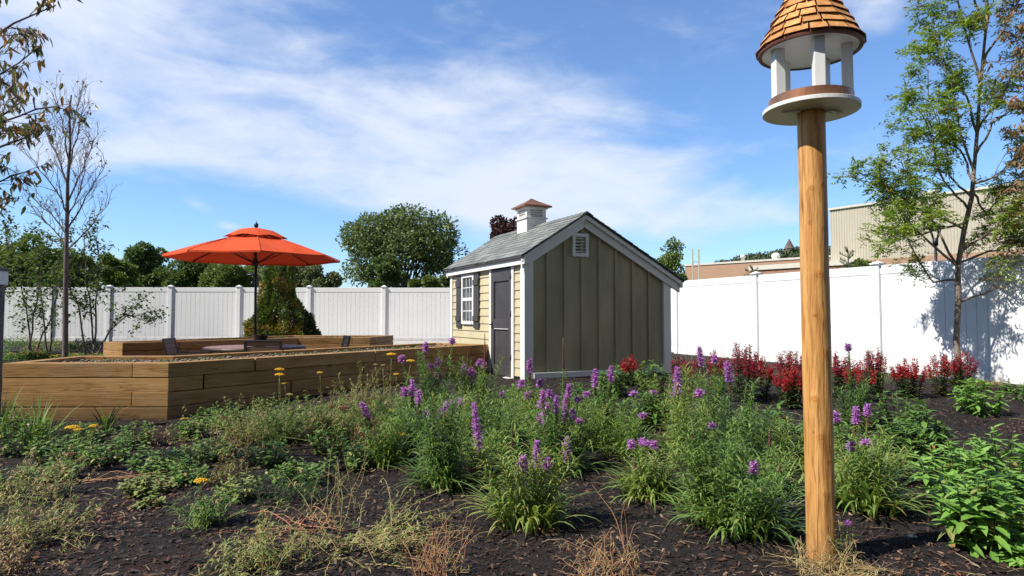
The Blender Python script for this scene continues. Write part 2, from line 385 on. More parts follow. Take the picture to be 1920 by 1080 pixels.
#        px   py   semi-x semi-y (px)  tilt (deg, down to the right)  weight
BLOBS = [(640, 235, 520, 120, 17, 1.0), (330, 60, 260, 110, 10, .75), (430, 300, 330, 55, 4, .75), (1010, 300, 420, 90, 14, .85), (1330, 405, 330, 42, 6, .75), (40, 60, 190, 190, 0, .95), (1650, 22, 85, 40, 0, 1.25),
         (1000, 160, 180, 45, 10, .5), (760, 380, 240, 40, 0, .6), (150, 260, 160, 60, 10, .6), (430, 425, 40, 10, 0, .8), (560, 20, 160, 50, 10, .35), (380, 395, 60, 14, 28, .45), (300, 480, 500, 30, 0, .35)]
msum = None
for px, py, ax, ay, tilt, wt in BLOBS:
    a0, e0 = azel(px, py); k = math.cos(a0)**2
    ca, sa = math.cos(R(tilt)), math.sin(R(tilt))
    dx = MN('SUBTRACT', az, a0); dy = MN('SUBTRACT', e0, el)      # dy positive downwards
    u = MN('MULTIPLY', MN('ADD', MN('MULTIPLY', dx, ca), MN('MULTIPLY', dy, sa)), 1200/ax/k)
    v_ = MN('MULTIPLY', MN('SUBTRACT', MN('MULTIPLY', dy, ca), MN('MULTIPLY', dx, sa)), 1200/ay)
    r2 = MN('ADD', MN('MULTIPLY', u, u), MN('MULTIPLY', v_, v_))
    gs = MN('MULTIPLY', MN('POWER', 2.718, MN('MULTIPLY', r2, -1.0)), wt)
    msum = gs if msum is None else MN('ADD', msum, gs)
cb = t.nodes.new('ShaderNodeCombineXYZ'); t.links.new(az, cb.inputs[0]); t.links.new(el, cb.inputs[1])
def wn(scale, rot, st, det, rough, dist, seed):
    mp = t.nodes.new('ShaderNodeMapping'); setin(mp, 'Rotation', (0, 0, R(rot))); setin(mp, 'Scale', st); setin(mp, 'Location', (seed, seed*.7, 0))
    t.links.new(cb.outputs[0], mp.inputs[0]); n = t.nodes.new('ShaderNodeTexNoise'); setin(n, 'Scale', scale); setin(n, 'Detail', det); setin(n, 'Roughness', rough); setin(n, 'Distortion', dist)
    t.links.new(mp.outputs[0], n.inputs[0]); return n.outputs[0]
n1 = wn(3.2, 22, (1, 3.2, 1), 7, .52, .7, 1.3); n2 = wn(11, 15, (1, 2.2, 1), 6, .6, .4, 4.1); n3 = wn(2.2, -35, (1, 1.6, 1), 4, .5, .8, 9.0)
ns = MN('ADD', MN('ADD', MN('MULTIPLY', n1, .5), MN('MULTIPLY', n2, .24)), MN('MULTIPLY', n3, .26))
msum = MN('MINIMUM', msum, 1.1)
d_ = MN('ADD', MN('MULTIPLY', msum, .56), MN('MULTIPLY', MN('SUBTRACT', ns, .5), 2.3))
mr = t.nodes.new('ShaderNodeMapRange'); mr.interpolation_type = 'SMOOTHSTEP'; setin(mr, 1, .06); setin(mr, 2, .85); setin(mr, 4, .92)
t.links.new(d_, mr.inputs[0])
hz = MN('MULTIPLY', MN('POWER', 2.718, MN('MULTIPLY', MN('MAXIMUM', el, 0.0), -13.0)), .35)
fac = MN('MINIMUM', MN('ADD', MN('MULTIPLY', MN('MAXIMUM', mr.outputs[0], hz), .93), .06), 1.0)
tint = mix(t, sky.outputs[0], (.80, 1.13, 1.46), 1.0, 'MULTIPLY')
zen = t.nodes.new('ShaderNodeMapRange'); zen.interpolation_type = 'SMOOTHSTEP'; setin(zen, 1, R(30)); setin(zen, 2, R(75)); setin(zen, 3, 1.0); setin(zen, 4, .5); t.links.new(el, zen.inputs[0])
cm = mix(t, tint, (6.3, 6.75, 7.7), fac)
# unseen sky behind the viewer dimmed and warmed to cut blue fill light
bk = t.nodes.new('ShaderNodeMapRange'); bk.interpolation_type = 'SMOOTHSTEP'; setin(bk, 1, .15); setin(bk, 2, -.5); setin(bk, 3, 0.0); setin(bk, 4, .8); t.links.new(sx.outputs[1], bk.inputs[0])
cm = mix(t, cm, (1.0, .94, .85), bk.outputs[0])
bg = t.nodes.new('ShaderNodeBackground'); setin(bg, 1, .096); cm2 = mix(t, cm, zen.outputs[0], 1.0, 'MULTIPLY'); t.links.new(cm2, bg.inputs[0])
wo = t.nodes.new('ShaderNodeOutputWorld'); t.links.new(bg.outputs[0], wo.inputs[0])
S.view_settings.view_transform = 'Standard'; S.view_settings.look = 'None'; S.view_settings.exposure = 0.5; S.view_settings.gamma = 1
S.cycles.max_bounces = 6; S.cycles.diffuse_bounces = 3; S.cycles.transmission_bounces = 3; S.cycles.transparent_max_bounces = 4
S.cycles.caustics_reflective = False; S.cycles.caustics_refractive = False; S.cycles.sample_clamp_indirect = 6
try: S.cycles.use_denoising = True
except Exception: pass

# ---------------------------------------------------------------- ground
def axis(lo, hi, step, far_lo, far_hi):
    a = []; x = lo
    while x <= hi: a.append(x); x += step
    s = step; x = hi
    while x < far_hi: s *= 1.35; x += s; a.append(min(x, far_hi))
    s = step; x = lo; b = []
    while x > far_lo: s *= 1.35; x -= s; b.append(max(x, far_lo))
    return b[::-1]+a
xs = axis(-7.5, 7.5, .06, -1500, 1500); ys = axis(2.0, 13.5, .06, -400, 2500)
mb = MB(); nx = len(xs)
for y in ys:
    for x in xs:
        z = g(x, y)
        if 2 <= y <= 10 and abs(x) < 7.5:
            z += .012*noise.noise(V((x*9, y*9, 0)))
        mb.v.append(V((x, y, z)))
for j in range(len(ys)-1):
    for i in range(nx-1):
        far = ys[j] > 24 or abs(xs[i]) > 18
        mb.face([j*nx+i, j*nx+i+1, (j+1)*nx+i+1, (j+1)*nx+i], 1 if far else 0, True)
o = mb.build('ground', [M['mulch'], M['grassland']]); o['kind'] = 'structure'
# terrace paving in the sunken patch
mb = MB(); mb.prism([(-6.2, 9.3), (-4.9, 9.0), (-2.4, 12.2), (-2.2, 13.4), (-3.2, 13.9), (-6.0, 10.9)], -.36, -.335)
o = mb.build('paving', M['paving']); o['kind'] = 'structure'

# bark chips: countless slivers lying on the mulch
rng = random.Random(5)
M['chips'] = leafmat('bark_chips', [(.012, .009, .009), (.03, .022, .02), (.05, .036, .032), (.022, .016, .015), (.07, .05, .045), (.03, .02, .018), (.13, .06, .035), (.03, .024, .022), (.30, .20, .13)], .75, 0, .3)
mb = MB()
def chip(x, y, L, w):
    a = rng.uniform(0, 6.28); d = V((math.cos(a), math.sin(a), rng.uniform(-.5, .5))).normalized()
    sd = V((-d.y, d.x, rng.uniform(-.6, .6))).normalized()
    p = V((x, y, g(x, y)+.012*noise.noise(V((x*9, y*9, 0)))+rng.uniform(.0, .012)))
    n = len(mb.v); mb.v += [p-d*L/2-sd*w*.3, p+d*L/2-sd*w*.5, p+d*L*.4+sd*w*.5, p-d*L*.5+sd*w*.4]; mb.face([n, n+1, n+2, n+3])
for i in range(52000):
    y = 2.1+8.0*rng.random()**1.7; x = rng.uniform(-.86, .86)*(y+.25)
    s = rng.choice((.5, .7, .9, 1.2, 1.9)); chip(x, y, .024*s, .008*s)
o = mb.build('bark_chips', M['chips']); o['kind'] = 'stuff'
mb = MB()
for i in range(520):                                             # fine twigs and straw litter
    y = 2.3+6.0*rng.random()**1.5; x = rng.uniform(-.84, .84)*y; a = rng.uniform(0, 6.28); L = rng.uniform(.04, .16); p = V((x, y, g(x, y)+.014)); q = p+V((math.cos(a)*L, math.sin(a)*L, 0)); q.z = g(q.x, q.y)+rng.uniform(.008, .035)
    mb.tube([p, p.lerp(q, .5)+V((rng.gauss(0, .006), rng.gauss(0, .006), .008)), q], .0016, 4, 0, cap=False)
o = mb.build('twig_litter', leafmat('litter', [(.30, .22, .13), (.16, .10, .06), (.42, .34, .2), (.10, .07, .05)], .8, 0, .2)); o['kind'] = 'stuff'
# brick-red dry bits gathered in drifts
mb = MB()
M['redchips'] = leafmat('dry_red_bits', [(.16, .06, .035), (.20, .085, .05), (.11, .05, .03), (.32, .19, .12), (.08, .04, .025)], .8, 0, .2)
for cx, cy, r, n in ((230, 960, 95, 420), (560, 1010, 60, 120), (900, 905, 60, 130), (960, 925, 60, 140), (1340, 940, 40, 60), (1700, 915, 60, 160), (1680, 850, 70, 160), (1860, 745, 70, 200), (1880, 800, 60, 160), (1640, 950, 80, 120), (60, 1040, 120, 260), (350, 880, 90, 200), (1740, 1060, 70, 90), (640, 880, 60, 90), (1230, 935, 60, 70), (480, 1030, 80, 110), (300, 830, 120, 150), (120, 870, 100, 120), (960, 1000, 500, 300)):
    c = gnd(cx, cy); k = c.y/1200
    for i in range(n):
        x = c.x+rng.gauss(0, r*k*.6); y = c.y+rng.gauss(0, r*k*.75)
        s = rng.choice((.5, .7, 1, 1.5)); chip(x, y, .02*s, .010*s)
o = mb.build('dry_bark_flakes', M['redchips']); o['kind'] = 'stuff'
# ---------------------------------------------------------------- vinyl fences
def fence(name, label, A, posts, B, topz, basefn, face):
    """A, B ends; posts = distances along; face = +1 if the camera side is to the right of A->B"""
    A = V((*A, 0)); B = V((*B, 0)); d = (B-A).normalized(); nrm = V((d.y, -d.x, 0))*face
    th = thing(name, label, 'fence', (A.x, A.y, basefn(A.x, A.y)))
    ang = math.atan2(d.y, d.x); rot = Matrix.Rotation(ang, 3, 'Z')
    for i, s_ in enumerate(posts):
        p = A+d*s_; zb = basefn(p.x, p.y)-.1; zt = topz(s_)+.02
        mb = MB(); mb.box((p.x, p.y, (zb+zt)/2), (.127, .127, zt-zb), rot); po = mb.build('post', M['vinyl'], th, bevel=.006)
        mb = MB(); mb.box((p.x, p.y, zt+.012), (.18, .18, .024), rot); mb.box((p.x, p.y, zt+.024+.02), (.15, .15, .04), rot, top=.15)
        mb.build('post_cap', M['vinyl'], po, bevel=.003)
    for i in range(len(posts)-1):
        a, b = posts[i]+.064, posts[i+1]-.064; L = b-a
        zt0, zt1 = topz(posts[i]), topz(posts[i+1]); zt = (zt0+zt1)/2; zb = min(basefn(*(A+d*a).xy), basefn(*(A+d*b).xy))+.03
        mb = MB(); c = A+d*((a+b)/2)
        n = max(1, round(L/.152)); wv = L/n
        for k in range(n):
            cc = A+d*(a+wv*(k+.5))
            # each board: face with bevelled grooves
            mb.box((cc.x, cc.y, (zb+.1+zt-.15)/2), (wv-.009, .026, zt-zb-.25), rot)
        mb.box((c.x, c.y, (zb+.1+zt-.15)/2), (L, .012, zt-zb-.26), rot)
        mb.build('panel_boards', M['vinyl'], th)
        mb = MB(); mb.box((c.x, c.y, zt-.075), (L, .045, .15), rot); mb.box((c.x, c.y, zt-.155), (L, .032, .012), rot); mb.build('top_rail', M['vinyl'], th, bevel=.004)
        mb = MB(); mb.box((c.x, c.y, zb+.05), (L, .045, .14), rot); mb.build('bottom_rail', M['vinyl'], th, bevel=.004)
YF = 21.6
def fx(px): return (px-960)/1200*YF
px_posts = [-165, -35, 97, 205, 320, 448, 580, 720, 855, 990]
posts = [fx(p)-fx(-165) for p in px_posts]+[1.8-fx(-165)]
fence('vinyl_fence', 'long white vinyl privacy fence running behind the raised beds and umbrella', (fx(-165), YF), posts, (1.8, YF), lambda s_: 1.0+.048*YF*.93 - .006*max(0, (s_-4)*.25), lambda x, y: g0(x, y)-.0, 1)
Pc = V((5.2, 13.6, 0)); dv = V((-.39, .92, 0)).normalized()
A = Pc-dv*7.6; Bv = V((1.8, YF, 0)); L2 = (Bv-A).length
ps = [0, 2.35, 4.78, 7.6, 10.3, 13.0]
fence('vinyl_fence', 'white vinyl privacy fence behind the red flowers, marked by the slender tree shadow', tuple(A.xy), ps+[L2-.12], tuple(Bv.xy), lambda s_: 1.862, lambda x, y: g0(x, y)+.0, -1)

# pale strip added behind the far bed to bounce light onto the fence
mb = MB(); k = 26
for i in range(k+1):
    x = -9.5+10.8*i/k
    for y in (17.0, 18.5, 20, 21.45): mb.v.append(V((x, y, g(x, y)+.03)))
for i in range(k):
    for j in range(3): mb.face([i*4+j, (i+1)*4+j, (i+1)*4+j+1, i*4+j+1])
o = mb.build('pale_bounce_strip', M['paving']); o['kind'] = 'structure'
# ---------------------------------------------------------------- raised timber beds
Zt = .50
def timber_bed(name, label, poly, courses, seed, soil_drop=.05, th=.14, hcourse=.155):
    rng = random.Random(seed)
    c = sum((V((*p, 0)) for p in poly), V())/len(poly)
    t_ = thing(name, label, 'planter', (c.x, c.y, Zt-courses*hcourse))
    # inner polygon (miter inset), poly is counter clockwise
    n = len(poly); P = [V((*p, 0)) for p in poly]; I = []
    for i in range(n):
        a, b, c_ = P[i-1], P[i], P[(i+1) % n]
        d1 = (b-a).normalized(); d2 = (c_-b).normalized(); n1 = V((-d1.y, d1.x, 0)); n2 = V((-d2.y, d2.x, 0))
        m_ = (n1+n2); k = 2/m_.length_squared*1.0
        I.append(b+m_*(th*k/1.0))
    for i in range(n):
        a, b = P[i], P[(i+1) % n]; ia, ib = I[i], I[(i+1) % n]; L = (b-a).length; d = (b-a)/L
        mb = MB()
        for k in range(courses):
            z1 = Zt-k*hcourse; z0 = z1-hcourse+.005
            cuts = [0.0]; x = rng.uniform(.25, .75) if (k % 2) else rng.uniform(.9, 1.6)
            if L > 1.4:
                x = rng.choice((.38, 1.0, 1.5)) if L > 2 else L-.38 if k % 2 == 0 else 99
                while x < L-.3: cuts.append(x/L); x += rng.uniform(1.4, 2.4)
            cuts.append(1.0)
            for q in range(len(cuts)-1):
                u0, u1 = cuts[q]+(.0015 if q else 0), cuts[q+1]-(.0015 if q < len(cuts)-2 else 0)
                jo = rng.uniform(-.004, .004); nn = V((d.y, -d.x, 0))*jo
                dz = rng.uniform(-.003, .002) if k else 0
                pts = [a.lerp(b, u0)+nn, a.lerp(b, u1)+nn, ia.lerp(ib, u1), ia.lerp(ib, u0)]
                mb.prism([(p.x, p.y) for p in pts], z0+dz, z1+dz)
        # local grain direction via a turned object
        ob = mb_build_turned(mb, 'timber_wall', M['timber_x'], t_, math.atan2(d.y, d.x))
    mb = MB(); mb.prism([(p.x, p.y) for p in I], Zt-.5, Zt-soil_drop)
    sl_ = mb.build('soil', M['soil'], t_)
    return t_, I, sl_
def mb_build_turned(mb, name, mat, parent, ang):
    o_ = ORG[parent.name]; r = Matrix.Rotation(-ang, 3, 'Z')
    me = bpy.data.meshes.new(name); me.from_pydata([tuple(r @ (p-o_)) for p in mb.v], [], mb.f); me.materials.append(mat); me.update()
    ob = bpy.data.objects.new(name, me); COL.objects.link(ob); ob.parent = parent; ob.rotation_euler = (0, 0, ang)
    b = ob.modifiers.new('bevel', 'BEVEL'); b.width = .005; b.segments = 2; b.limit_method = 'ANGLE'
    return ob
near_poly = [(-5.36, 6.76), (-3.63, 6.8), (-.42, 11.2), (-1.42, 11.95), (-4.25, 8.07), (-5.42, 8.05)]
rear_poly = [(-7.16, 11.8), (-4.87, 14.55), (-3.29, 14.85), (-3.05, 16.5), (-5.6, 16.3), (-7.8, 12.25)]
nb, nI, ns_ = timber_bed('raised_bed', 'large timber raised bed', near_poly, 6, 3)
rb, rI, rs_ = timber_bed('raised_bed', 'farther timber raised bed behind the umbrella table, two shallow courses showing', rear_poly, 6, 9)
nb['label'] = 'large elbow-shaped timber raised bed, corner toward the flowers, one end touching the shed'
M['weed'] = leafmat('small_weed', [(.05, .10, .025), (.09, .15, .04), (.14, .17, .06)], .6, .3)
def inpoly(x, y, P):
    r = False; n = len(P)
    for i in range(n):
        a, b = P[i], P[(i+1) % n]
        if (a.y > y) != (b.y > y) and x < (b.x-a.x)*(y-a.y)/(b.y-a.y)+a.x: r = not r
    return r
def bed_cover(I, n, parent, seed):
    rng = random.Random(seed); mb = MB(); st = MB(); xs_ = [p.x for p in I]; ys_ = [p.y for p in I]; cnt = 0
    for i in range(n*40):
        x = rng.uniform(min(xs_), max(xs_)); y = rng.uniform(min(ys_), max(ys_))
        if not inpoly(x, y, I): continue
        if i % 2:
            r = rng.choice((.008, .012, .018, .025)); st.ball((x, y, Zt-.048+r*.4), r, 0, .7, 5, 3, .25, rng)
        elif noise.noise(V((x*2.2, y*2.2, seed))) > .08:
            for k in range(3): mb.blade((x, y, Zt-.05), rng.uniform(0, 6.28), rng.uniform(.03, .09), .012, rng.uniform(.5, 1.4), 1.2, 2)
    a = mb.build('seedlings', M['weed'], parent); a['kind'] = 'stuff'
    b = st.build('gravel', M['stones'], parent); b['kind'] = 'stuff'
M['stones'] = leafmat('bed_stones', [(.09, .065, .05), (.2, .155, .12), (.3, .25, .2), (.14, .1, .075)], .9, 0, .2)
bed_cover(nI, 130, nb, 1); bed_cover(rI, 60, rb, 2)

# ---------------------------------------------------------------- shed (own axes: x along the gable wall, y along the front wall)
ANG = math.atan2(.432, .902); W_, L_ = 2.77, 3.29
shed = local_thing('garden_shed', 'small khaki garden shed with saltbox shingle roof, copper-topped cupola and charcoal door', 'shed', (.21, 10.0, -.02), ANG)
RU, RZ = 1.04, 2.70; EU, EZ = -.15, 1.955; BU, BZ = 3.05, 1.635   # roof profile (top surface)
def roofz(u): return RZ-(RU-u)*(RZ-EZ)/(RU-EU) if u < RU else RZ-(u-RU)*(RZ-BZ)/(BU-RU)
TR = .05
# walls as solid core
mb = MB(); prof = [(0.02, .0), (W_-.02, .0), (W_-.02, roofz(W_)-TR-.03), (RU, RZ-TR-.03), (0.02, roofz(0)-TR-.03)]
mb.extr([(u, .02, z) for u, z in prof], (0, L_-.04, 0)); mb.build('wall', M['olive'], shed)
# gable boards with battens
mb = MB()
prof = [(0.0, .10), (W_, .10), (W_, roofz(W_)-TR-.035), (RU, RZ-TR-.035), (0.0, roofz(0)-TR-.035)]
mb.extr([(u, -.012, z) for u, z in prof], (0, .03, 0))
for u in (.38, .70, 1.02, 1.36, 1.69, 2.03, 2.37):
    zt = roofz(u)-.14
    mb.extr([(u-.026, -.036, .10), (u+.026, -.036, .10), (u+.026, -.036, zt), (u-.026, -.036, zt)], (0, .023, 0))
mb.build('gable_siding', M['olive'], shed, bevel=.004)
# clapboards on the front wall
for CL0, CL1 in ((.02, .33), (1.32, L_-.02)):
  mb = MB(); z = .06; ex = .137
  while z < 1.86:
      z1 = min(z+ex+.02, 1.9)
      for y0, y1 in ((CL0, CL1),):
          n = len(mb.v)
          for yy in (y0, y1):
              mb.v += [V((-.028, yy, z)), V((-.010, yy, z1)), V((.015, yy, z1)), V((.015, yy, z))]
          mb.face([n, n+4, n+5, n+1]); mb.face([n+3, n+7, n+4, n]); mb.face([n+1, n+5, n+6, n+2]); mb.face([n, n+1, n+2, n+3]); mb.face([n+7, n+6, n+5, n+4])
      z += ex
  mb.build('clapboards', M['clap'], shed)
# white trim
mb = MB()
tb = MB()
def trim(a, b): tb.box2(a, b)
trim((-.045, -.055, .02), (.11, .0, roofz(0)-.12)); trim((-.047, .002, .02), (.0, .095, 1.86))
tb.build('corner_trim', M['white'], shed, bevel=.004); tb = MB()
trim((W_-.11, -.055, .02), (W_+.045, .0, roofz(W_)-.10)); trim((W_, .002, .02), (W_+.045, .095, roofz(W_)-.12))
tb.build('corner_trim', M['white'], shed, bevel=.004); tb = MB()
trim((-.045, L_-.11, .02), (-.002, L_+.01, 1.86)); 
tb.build('corner_trim', M['white'], shed, bevel=.004)
tb = MB(); trim((.115, -.075, .04), (W_-.115, -.013, .13)); tb.build('skirt_board', M['white'], shed, bevel=.004)
tb = MB(); trim((.0, .0, -.14), (W_, L_, .0)); tb.build('skid_base', M['bark_dark'], shed)
tb = MB(); trim((-.10, -.16, EZ-.135), (-.075, L_+.10, EZ-.02)); trim((-.0745, -.155, EZ-.13), (.0, L_+.09, EZ-.11)); tb.build('eave_fascia', M['white'], shed)
tb = MB(); trim((BU-.065, -.14, BZ-.125), (BU-.04, L_+.08, BZ-.045)); tb.build('eave_fascia', M['white'], shed)
# rake boards: wide board, then a narrow moulding proud of it
def rake(y0, th, off, wd, u0, u1):
    mb.extr([(u0, y0, roofz(u0)-off), (u0, y0, roofz(u0)-off-wd), (u1, y0, roofz(u1)-off-wd), (u1, y0, roofz(u1)-off)], (0, th, 0))
mb = MB(); rake(-.085, .045, TR-.01, .20, -.10, RU-.002); rake(-.085, .045, TR-.01, .20, RU+.002, BU-.06); mb.build('rake_board', M['white'], shed, bevel=.003)
mb = MB(); rake(-.135, .048, TR-.014, .075, -.12, RU-.002); rake(-.135, .048, TR-.014, .075, RU+.002, BU-.03); mb.build('rake_moulding', M['white'], shed, bevel=.006)
mb = MB(); rake(L_, .04, TR-.01, .16, -.10, RU-.002); rake(L_, .04, TR-.01, .16, RU+.002, BU-.06); mb.build('rake_board', M['white'], shed)
# roof deck + drip + shingles
def slope(u0, z0, u1, z1, name_course, seed):
    rng = random.Random(seed); L = math.hypot(u1-u0, z1-z0); d = V(((u1-u0)/L, 0, (z1-z0)/L)); nn = V((-d.z, 0, d.x))
    if nn.z < 0: nn = -nn
    a = V((u0, -.155, z0)); nrow = round(L/.125); h = L/nrow
    for r in range(nrow):
        y = -.16-rng.uniform(0, .02)
        while y < L_+.12:
            wd = rng.choice((.13, .17, .2, .24, .3)); y1 = min(y+wd, L_+.13)
            up = rng.uniform(0, .006); lo = rng.choice((0, 0, .012))
            p0 = V((u0, 0, z0))+d*(r*h-lo); p1 = V((u0, 0, z0))+d*min(L, (r+1)*h+.02)
            n = len(mb.v)
            for yy in (y+.002, y1-.002):
                mb.v += [p0+V((0, yy, 0))-nn*.012, p0+V((0, yy, 0))+nn*(.005+up), p1+V((0, yy, 0))-nn*.001, p1+V((0, yy, 0))-nn*.012]
            mb.face([n, n+1, n+5, n+4]); mb.face([n+1, n+2, n+6, n+5]); mb.face([n+2, n+3, n+7, n+6]); mb.face([n, n+3, n+2, n+1]); mb.face([n+4, n+5, n+6, n+7])
            y = y1
    return nn
mb = MB()
slope(EU, EZ, RU, RZ, '', 1); slope(BU, BZ, RU, RZ, '', 2)
rng = random.Random(8); y = -.16
while y < L_+.1:                                                # ridge caps
    z0 = RZ+.012; n = len(mb.v)
    for yy, zz in ((y, z0+.006), (y+.2, z0)):
        mb.v += [V((RU-.13, yy, zz-.085)), V((RU, yy, zz)), V((RU+.13, yy, zz-.072))]
    mb.face([n, n+1, n+4, n+3]); mb.face([n+1, n+2, n+5, n+4]); y += .15
mb.build('shingles', M['shingle'], shed)
mb = MB(); y0, y1 = -.145, L_+.10
for (u0, z0, u1, z1) in ((EU+.01, EZ, RU, RZ), (RU, RZ, BU-.01, BZ)):
    mb.extr([(u0, y0, z0-.014), (u0, y0, z0-.036), (u1, y0, z1-.036), (u1, y0, z1-.014)], (0, y1-y0, 0))
mb.build('roof_deck', M['char'], shed)
# gable vent
vu, vz = .98, 2.17
mb = MB()
for a, b in (((vu-.15, -.062, vz-.19), (vu-.10, -.013, vz+.19)), ((vu+.10, -.062, vz-.19), (vu+.15, -.013, vz+.19)), ((vu-.099, -.060, vz+.135), (vu+.099, -.013, vz+.19)), ((vu-.099, -.060, vz-.19), (vu+.099, -.013, vz-.135))): mb.box2(a, b)
vent = mb.build('gable_vent', M['white'], shed, bevel=.003)
mb = MB()
for k in range(5): mb.box((vu, -.032, vz-.108+k*.054), (.196, .034, .008), Matrix.Rotation(R(-38), 3, 'X'))
mb.build('louvre', M['white'], vent)
mb = MB(); mb.box2((vu-.099, -.0125, vz-.134), (vu+.099, -.0115, vz+.134)); mb.build('backing', M['char'], vent)
# door
d0, d1, dt = .42, 1.23, 1.80
mb = MB(); mb.box2((-.05, d0-.085, .0), (-.0, d0, dt+.05)); mb.box2((-.05, d1, -.12), (-.0, d1+.085, dt+.05)); mb.build('door_trim', M['white'], shed, bevel=.004)
mb = MB(); x0 = -.045
mb.box2((x0, d0+.004, .03), (-.005, d0+.11, dt)); mb.box2((x0, d1-.11, .03), (-.005, d1-.004, dt))
mb.box2((x0, d0+.11, dt-.20), (-.006, d1-.11, dt)); mb.box2((x0, d0+.11, .80), (-.006, d1-.11, .96)); mb.box2((x0, d0+.11, .03), (-.006, d1-.11, .19))
door = mb.build('door', M['char'], shed, bevel=.003)
mb = MB(); k = 0; y = d0+.11
while y < d1-.12:
    y2 = min(y+.062, d1-.11); mb.box2((-.022, y+.003, .19), (-.008, y2-.003, .80)); mb.box2((-.022, y+.003, .96), (-.008, y2-.003, dt-.2)); y = y2
mb.build('beadboard', M['char'], door)
mb = MB(); mb.box2((-.0495, d0+.112, .796), (-.0455, d1-.112, .806)); mb.build('panel_strip', M['white'], door)
mb = MB(); mb.box2((-.052, d1-.075, .80), (-.044, d1-.035, .92)); mb.tube([(-.05, d1-.055, .87), (-.10, d1-.055, .87), (-.105, d1-.13, .868)], .009, 8); mb.build('door_handle', M['black'], door)
for z in (.35, 1.05, 1.66):
    mb = MB(); mb.box2((-.056, d0-.012, z-.045), (-.044, d0+.03, z+.045)); mb.tube([(-.058, d0+.004, z-.05), (-.058, d0+.004, z+.05)], .008, 8); mb.build('hinge', M['black'], door)
mb = MB(); mb.box2((-.14, d0-.05, -.08), (-.0, d1+.05, .02)); mb.build('door_sill', M['white'], shed, bevel=.004)
# window with shutters
w0, w1, wz0, wz1 = 2.04, 2.66, .86, 1.80
mb = MB()
for a, b in (((-.05, w0, wz0), (.0, w0+.07, wz1)), ((-.05, w1-.07, wz0), (.0, w1, wz1)), ((-.051, w0+.07, wz1-.06), (.0, w1-.07, wz1)), ((-.06, w0+.07, wz0), (.0, w1-.07, wz0+.06)), ((-.046, w0+.07, 1.30), (.0, w1-.07, 1.36))): mb.box2(a, b)
ym = (w0+w1)/2
for zz0, zz1 in ((wz0+.06, 1.30), (1.36, wz1-.06)):
    for f_ in (1/3, 2/3):
        yy = w0+.07+(w1-w0-.14)*f_; mb.box2((-.036, yy-.008, zz0), (-.030, yy+.008, zz1))
    zz = (zz0+zz1)/2; mb.box2((-.0362, w0+.07, zz-.008), (-.0302, w1-.07, zz+.008))
win = mb.build('window', M['white'], shed, bevel=.002)
mb = MB(); mb.box2((-.0295, w0+.06, wz0+.05), (-.02, w1-.06, wz1-.05)); mb.build('pane', M['glass'], win)
for y0, y1 in ((w0-.26, w0-.012), (w1+.012, w1+.26)):
    mb = MB(); nbd = 3; wd = (y1-y0)/nbd
    for k in range(nbd): mb.box2((-.056, y0+k*wd+.002, wz0-.07), (-.030, y0+(k+1)*wd-.002, wz1-.0))
    mb.box2((-.076, y0+.002, wz0+.06), (-.0565, y1-.002, wz0+.16)); mb.box2((-.076, y0+.002, wz1-.22), (-.0565, y1-.002, wz1-.12))
    mb.build('shutter', M['char'], shed, bevel=.002)
# cupola
cy = 1.80; s = .205
mb = MB(); mb.extr([(RU-s, cy-s, RZ-.14), (RU, cy-s, RZ-.0), (RU+s, cy-s, RZ-.12), (RU+s, cy-s, RZ+.13), (RU-s, cy-s, RZ+.13)], (0, 2*s, 0))
cup = mb.build('cupola', M['white'], shed, bevel=.003)
mb = MB(); mb.box((RU, cy, RZ+.145), (2*s+.05, 2*s+.05, .028)); mb.box((RU, cy, RZ+.335), (2*s+.05, 2*s+.05, .03))
for sx_ in (-1, 1):
    for sy_ in (-1, 1): mb.box((RU+sx_*(s-.04), cy+sy_*(s-.04), RZ+.24), (.075, .075, .161))
mb.build('cupola_frame', M['white'], cup, bevel=.003)
mb = MB()
for k in range(4):
    zz = RZ+.18+k*.042
    mb.box((RU, cy-s+.018, zz), (2*s-.15, .045, .008), Matrix.Rotation(R(-35), 3, 'X')); mb.box((RU-s+.018, cy, zz), (.045, 2*s-.15, .008), Matrix.Rotation(R(35), 3, 'Y'))
mb.box((RU, cy, RZ+.24), (2*s-.10, 2*s-.10, .158)); mb.build('louvre', M['white'], cup)
mb = MB(); e = .29; zb = RZ+.352; n = len(mb.v)
mb.box((RU, cy, zb+.012), (2*e, 2*e, .024)); 
pr = [(e, .0), (e*.66, .055), (e*.3, .113), (.012, .165)]
for k in range(3):
    (a, za), (b, zb2) = pr[k], pr[k+1]; n = len(mb.v)
    for q, zq in ((a, za), (b, zb2)):
        for sx_, sy_ in ((-1,-1),(1,-1),(1,1),(-1,1)): mb.v.append(V((RU+sx_*q, cy+sy_*q, zb+.024+zq)))
    for j in range(4): mb.face([n+j, n+(j+1) % 4, n+4+(j+1) % 4, n+4+j])
mb.build('copper_roof', M['copper'], cup)

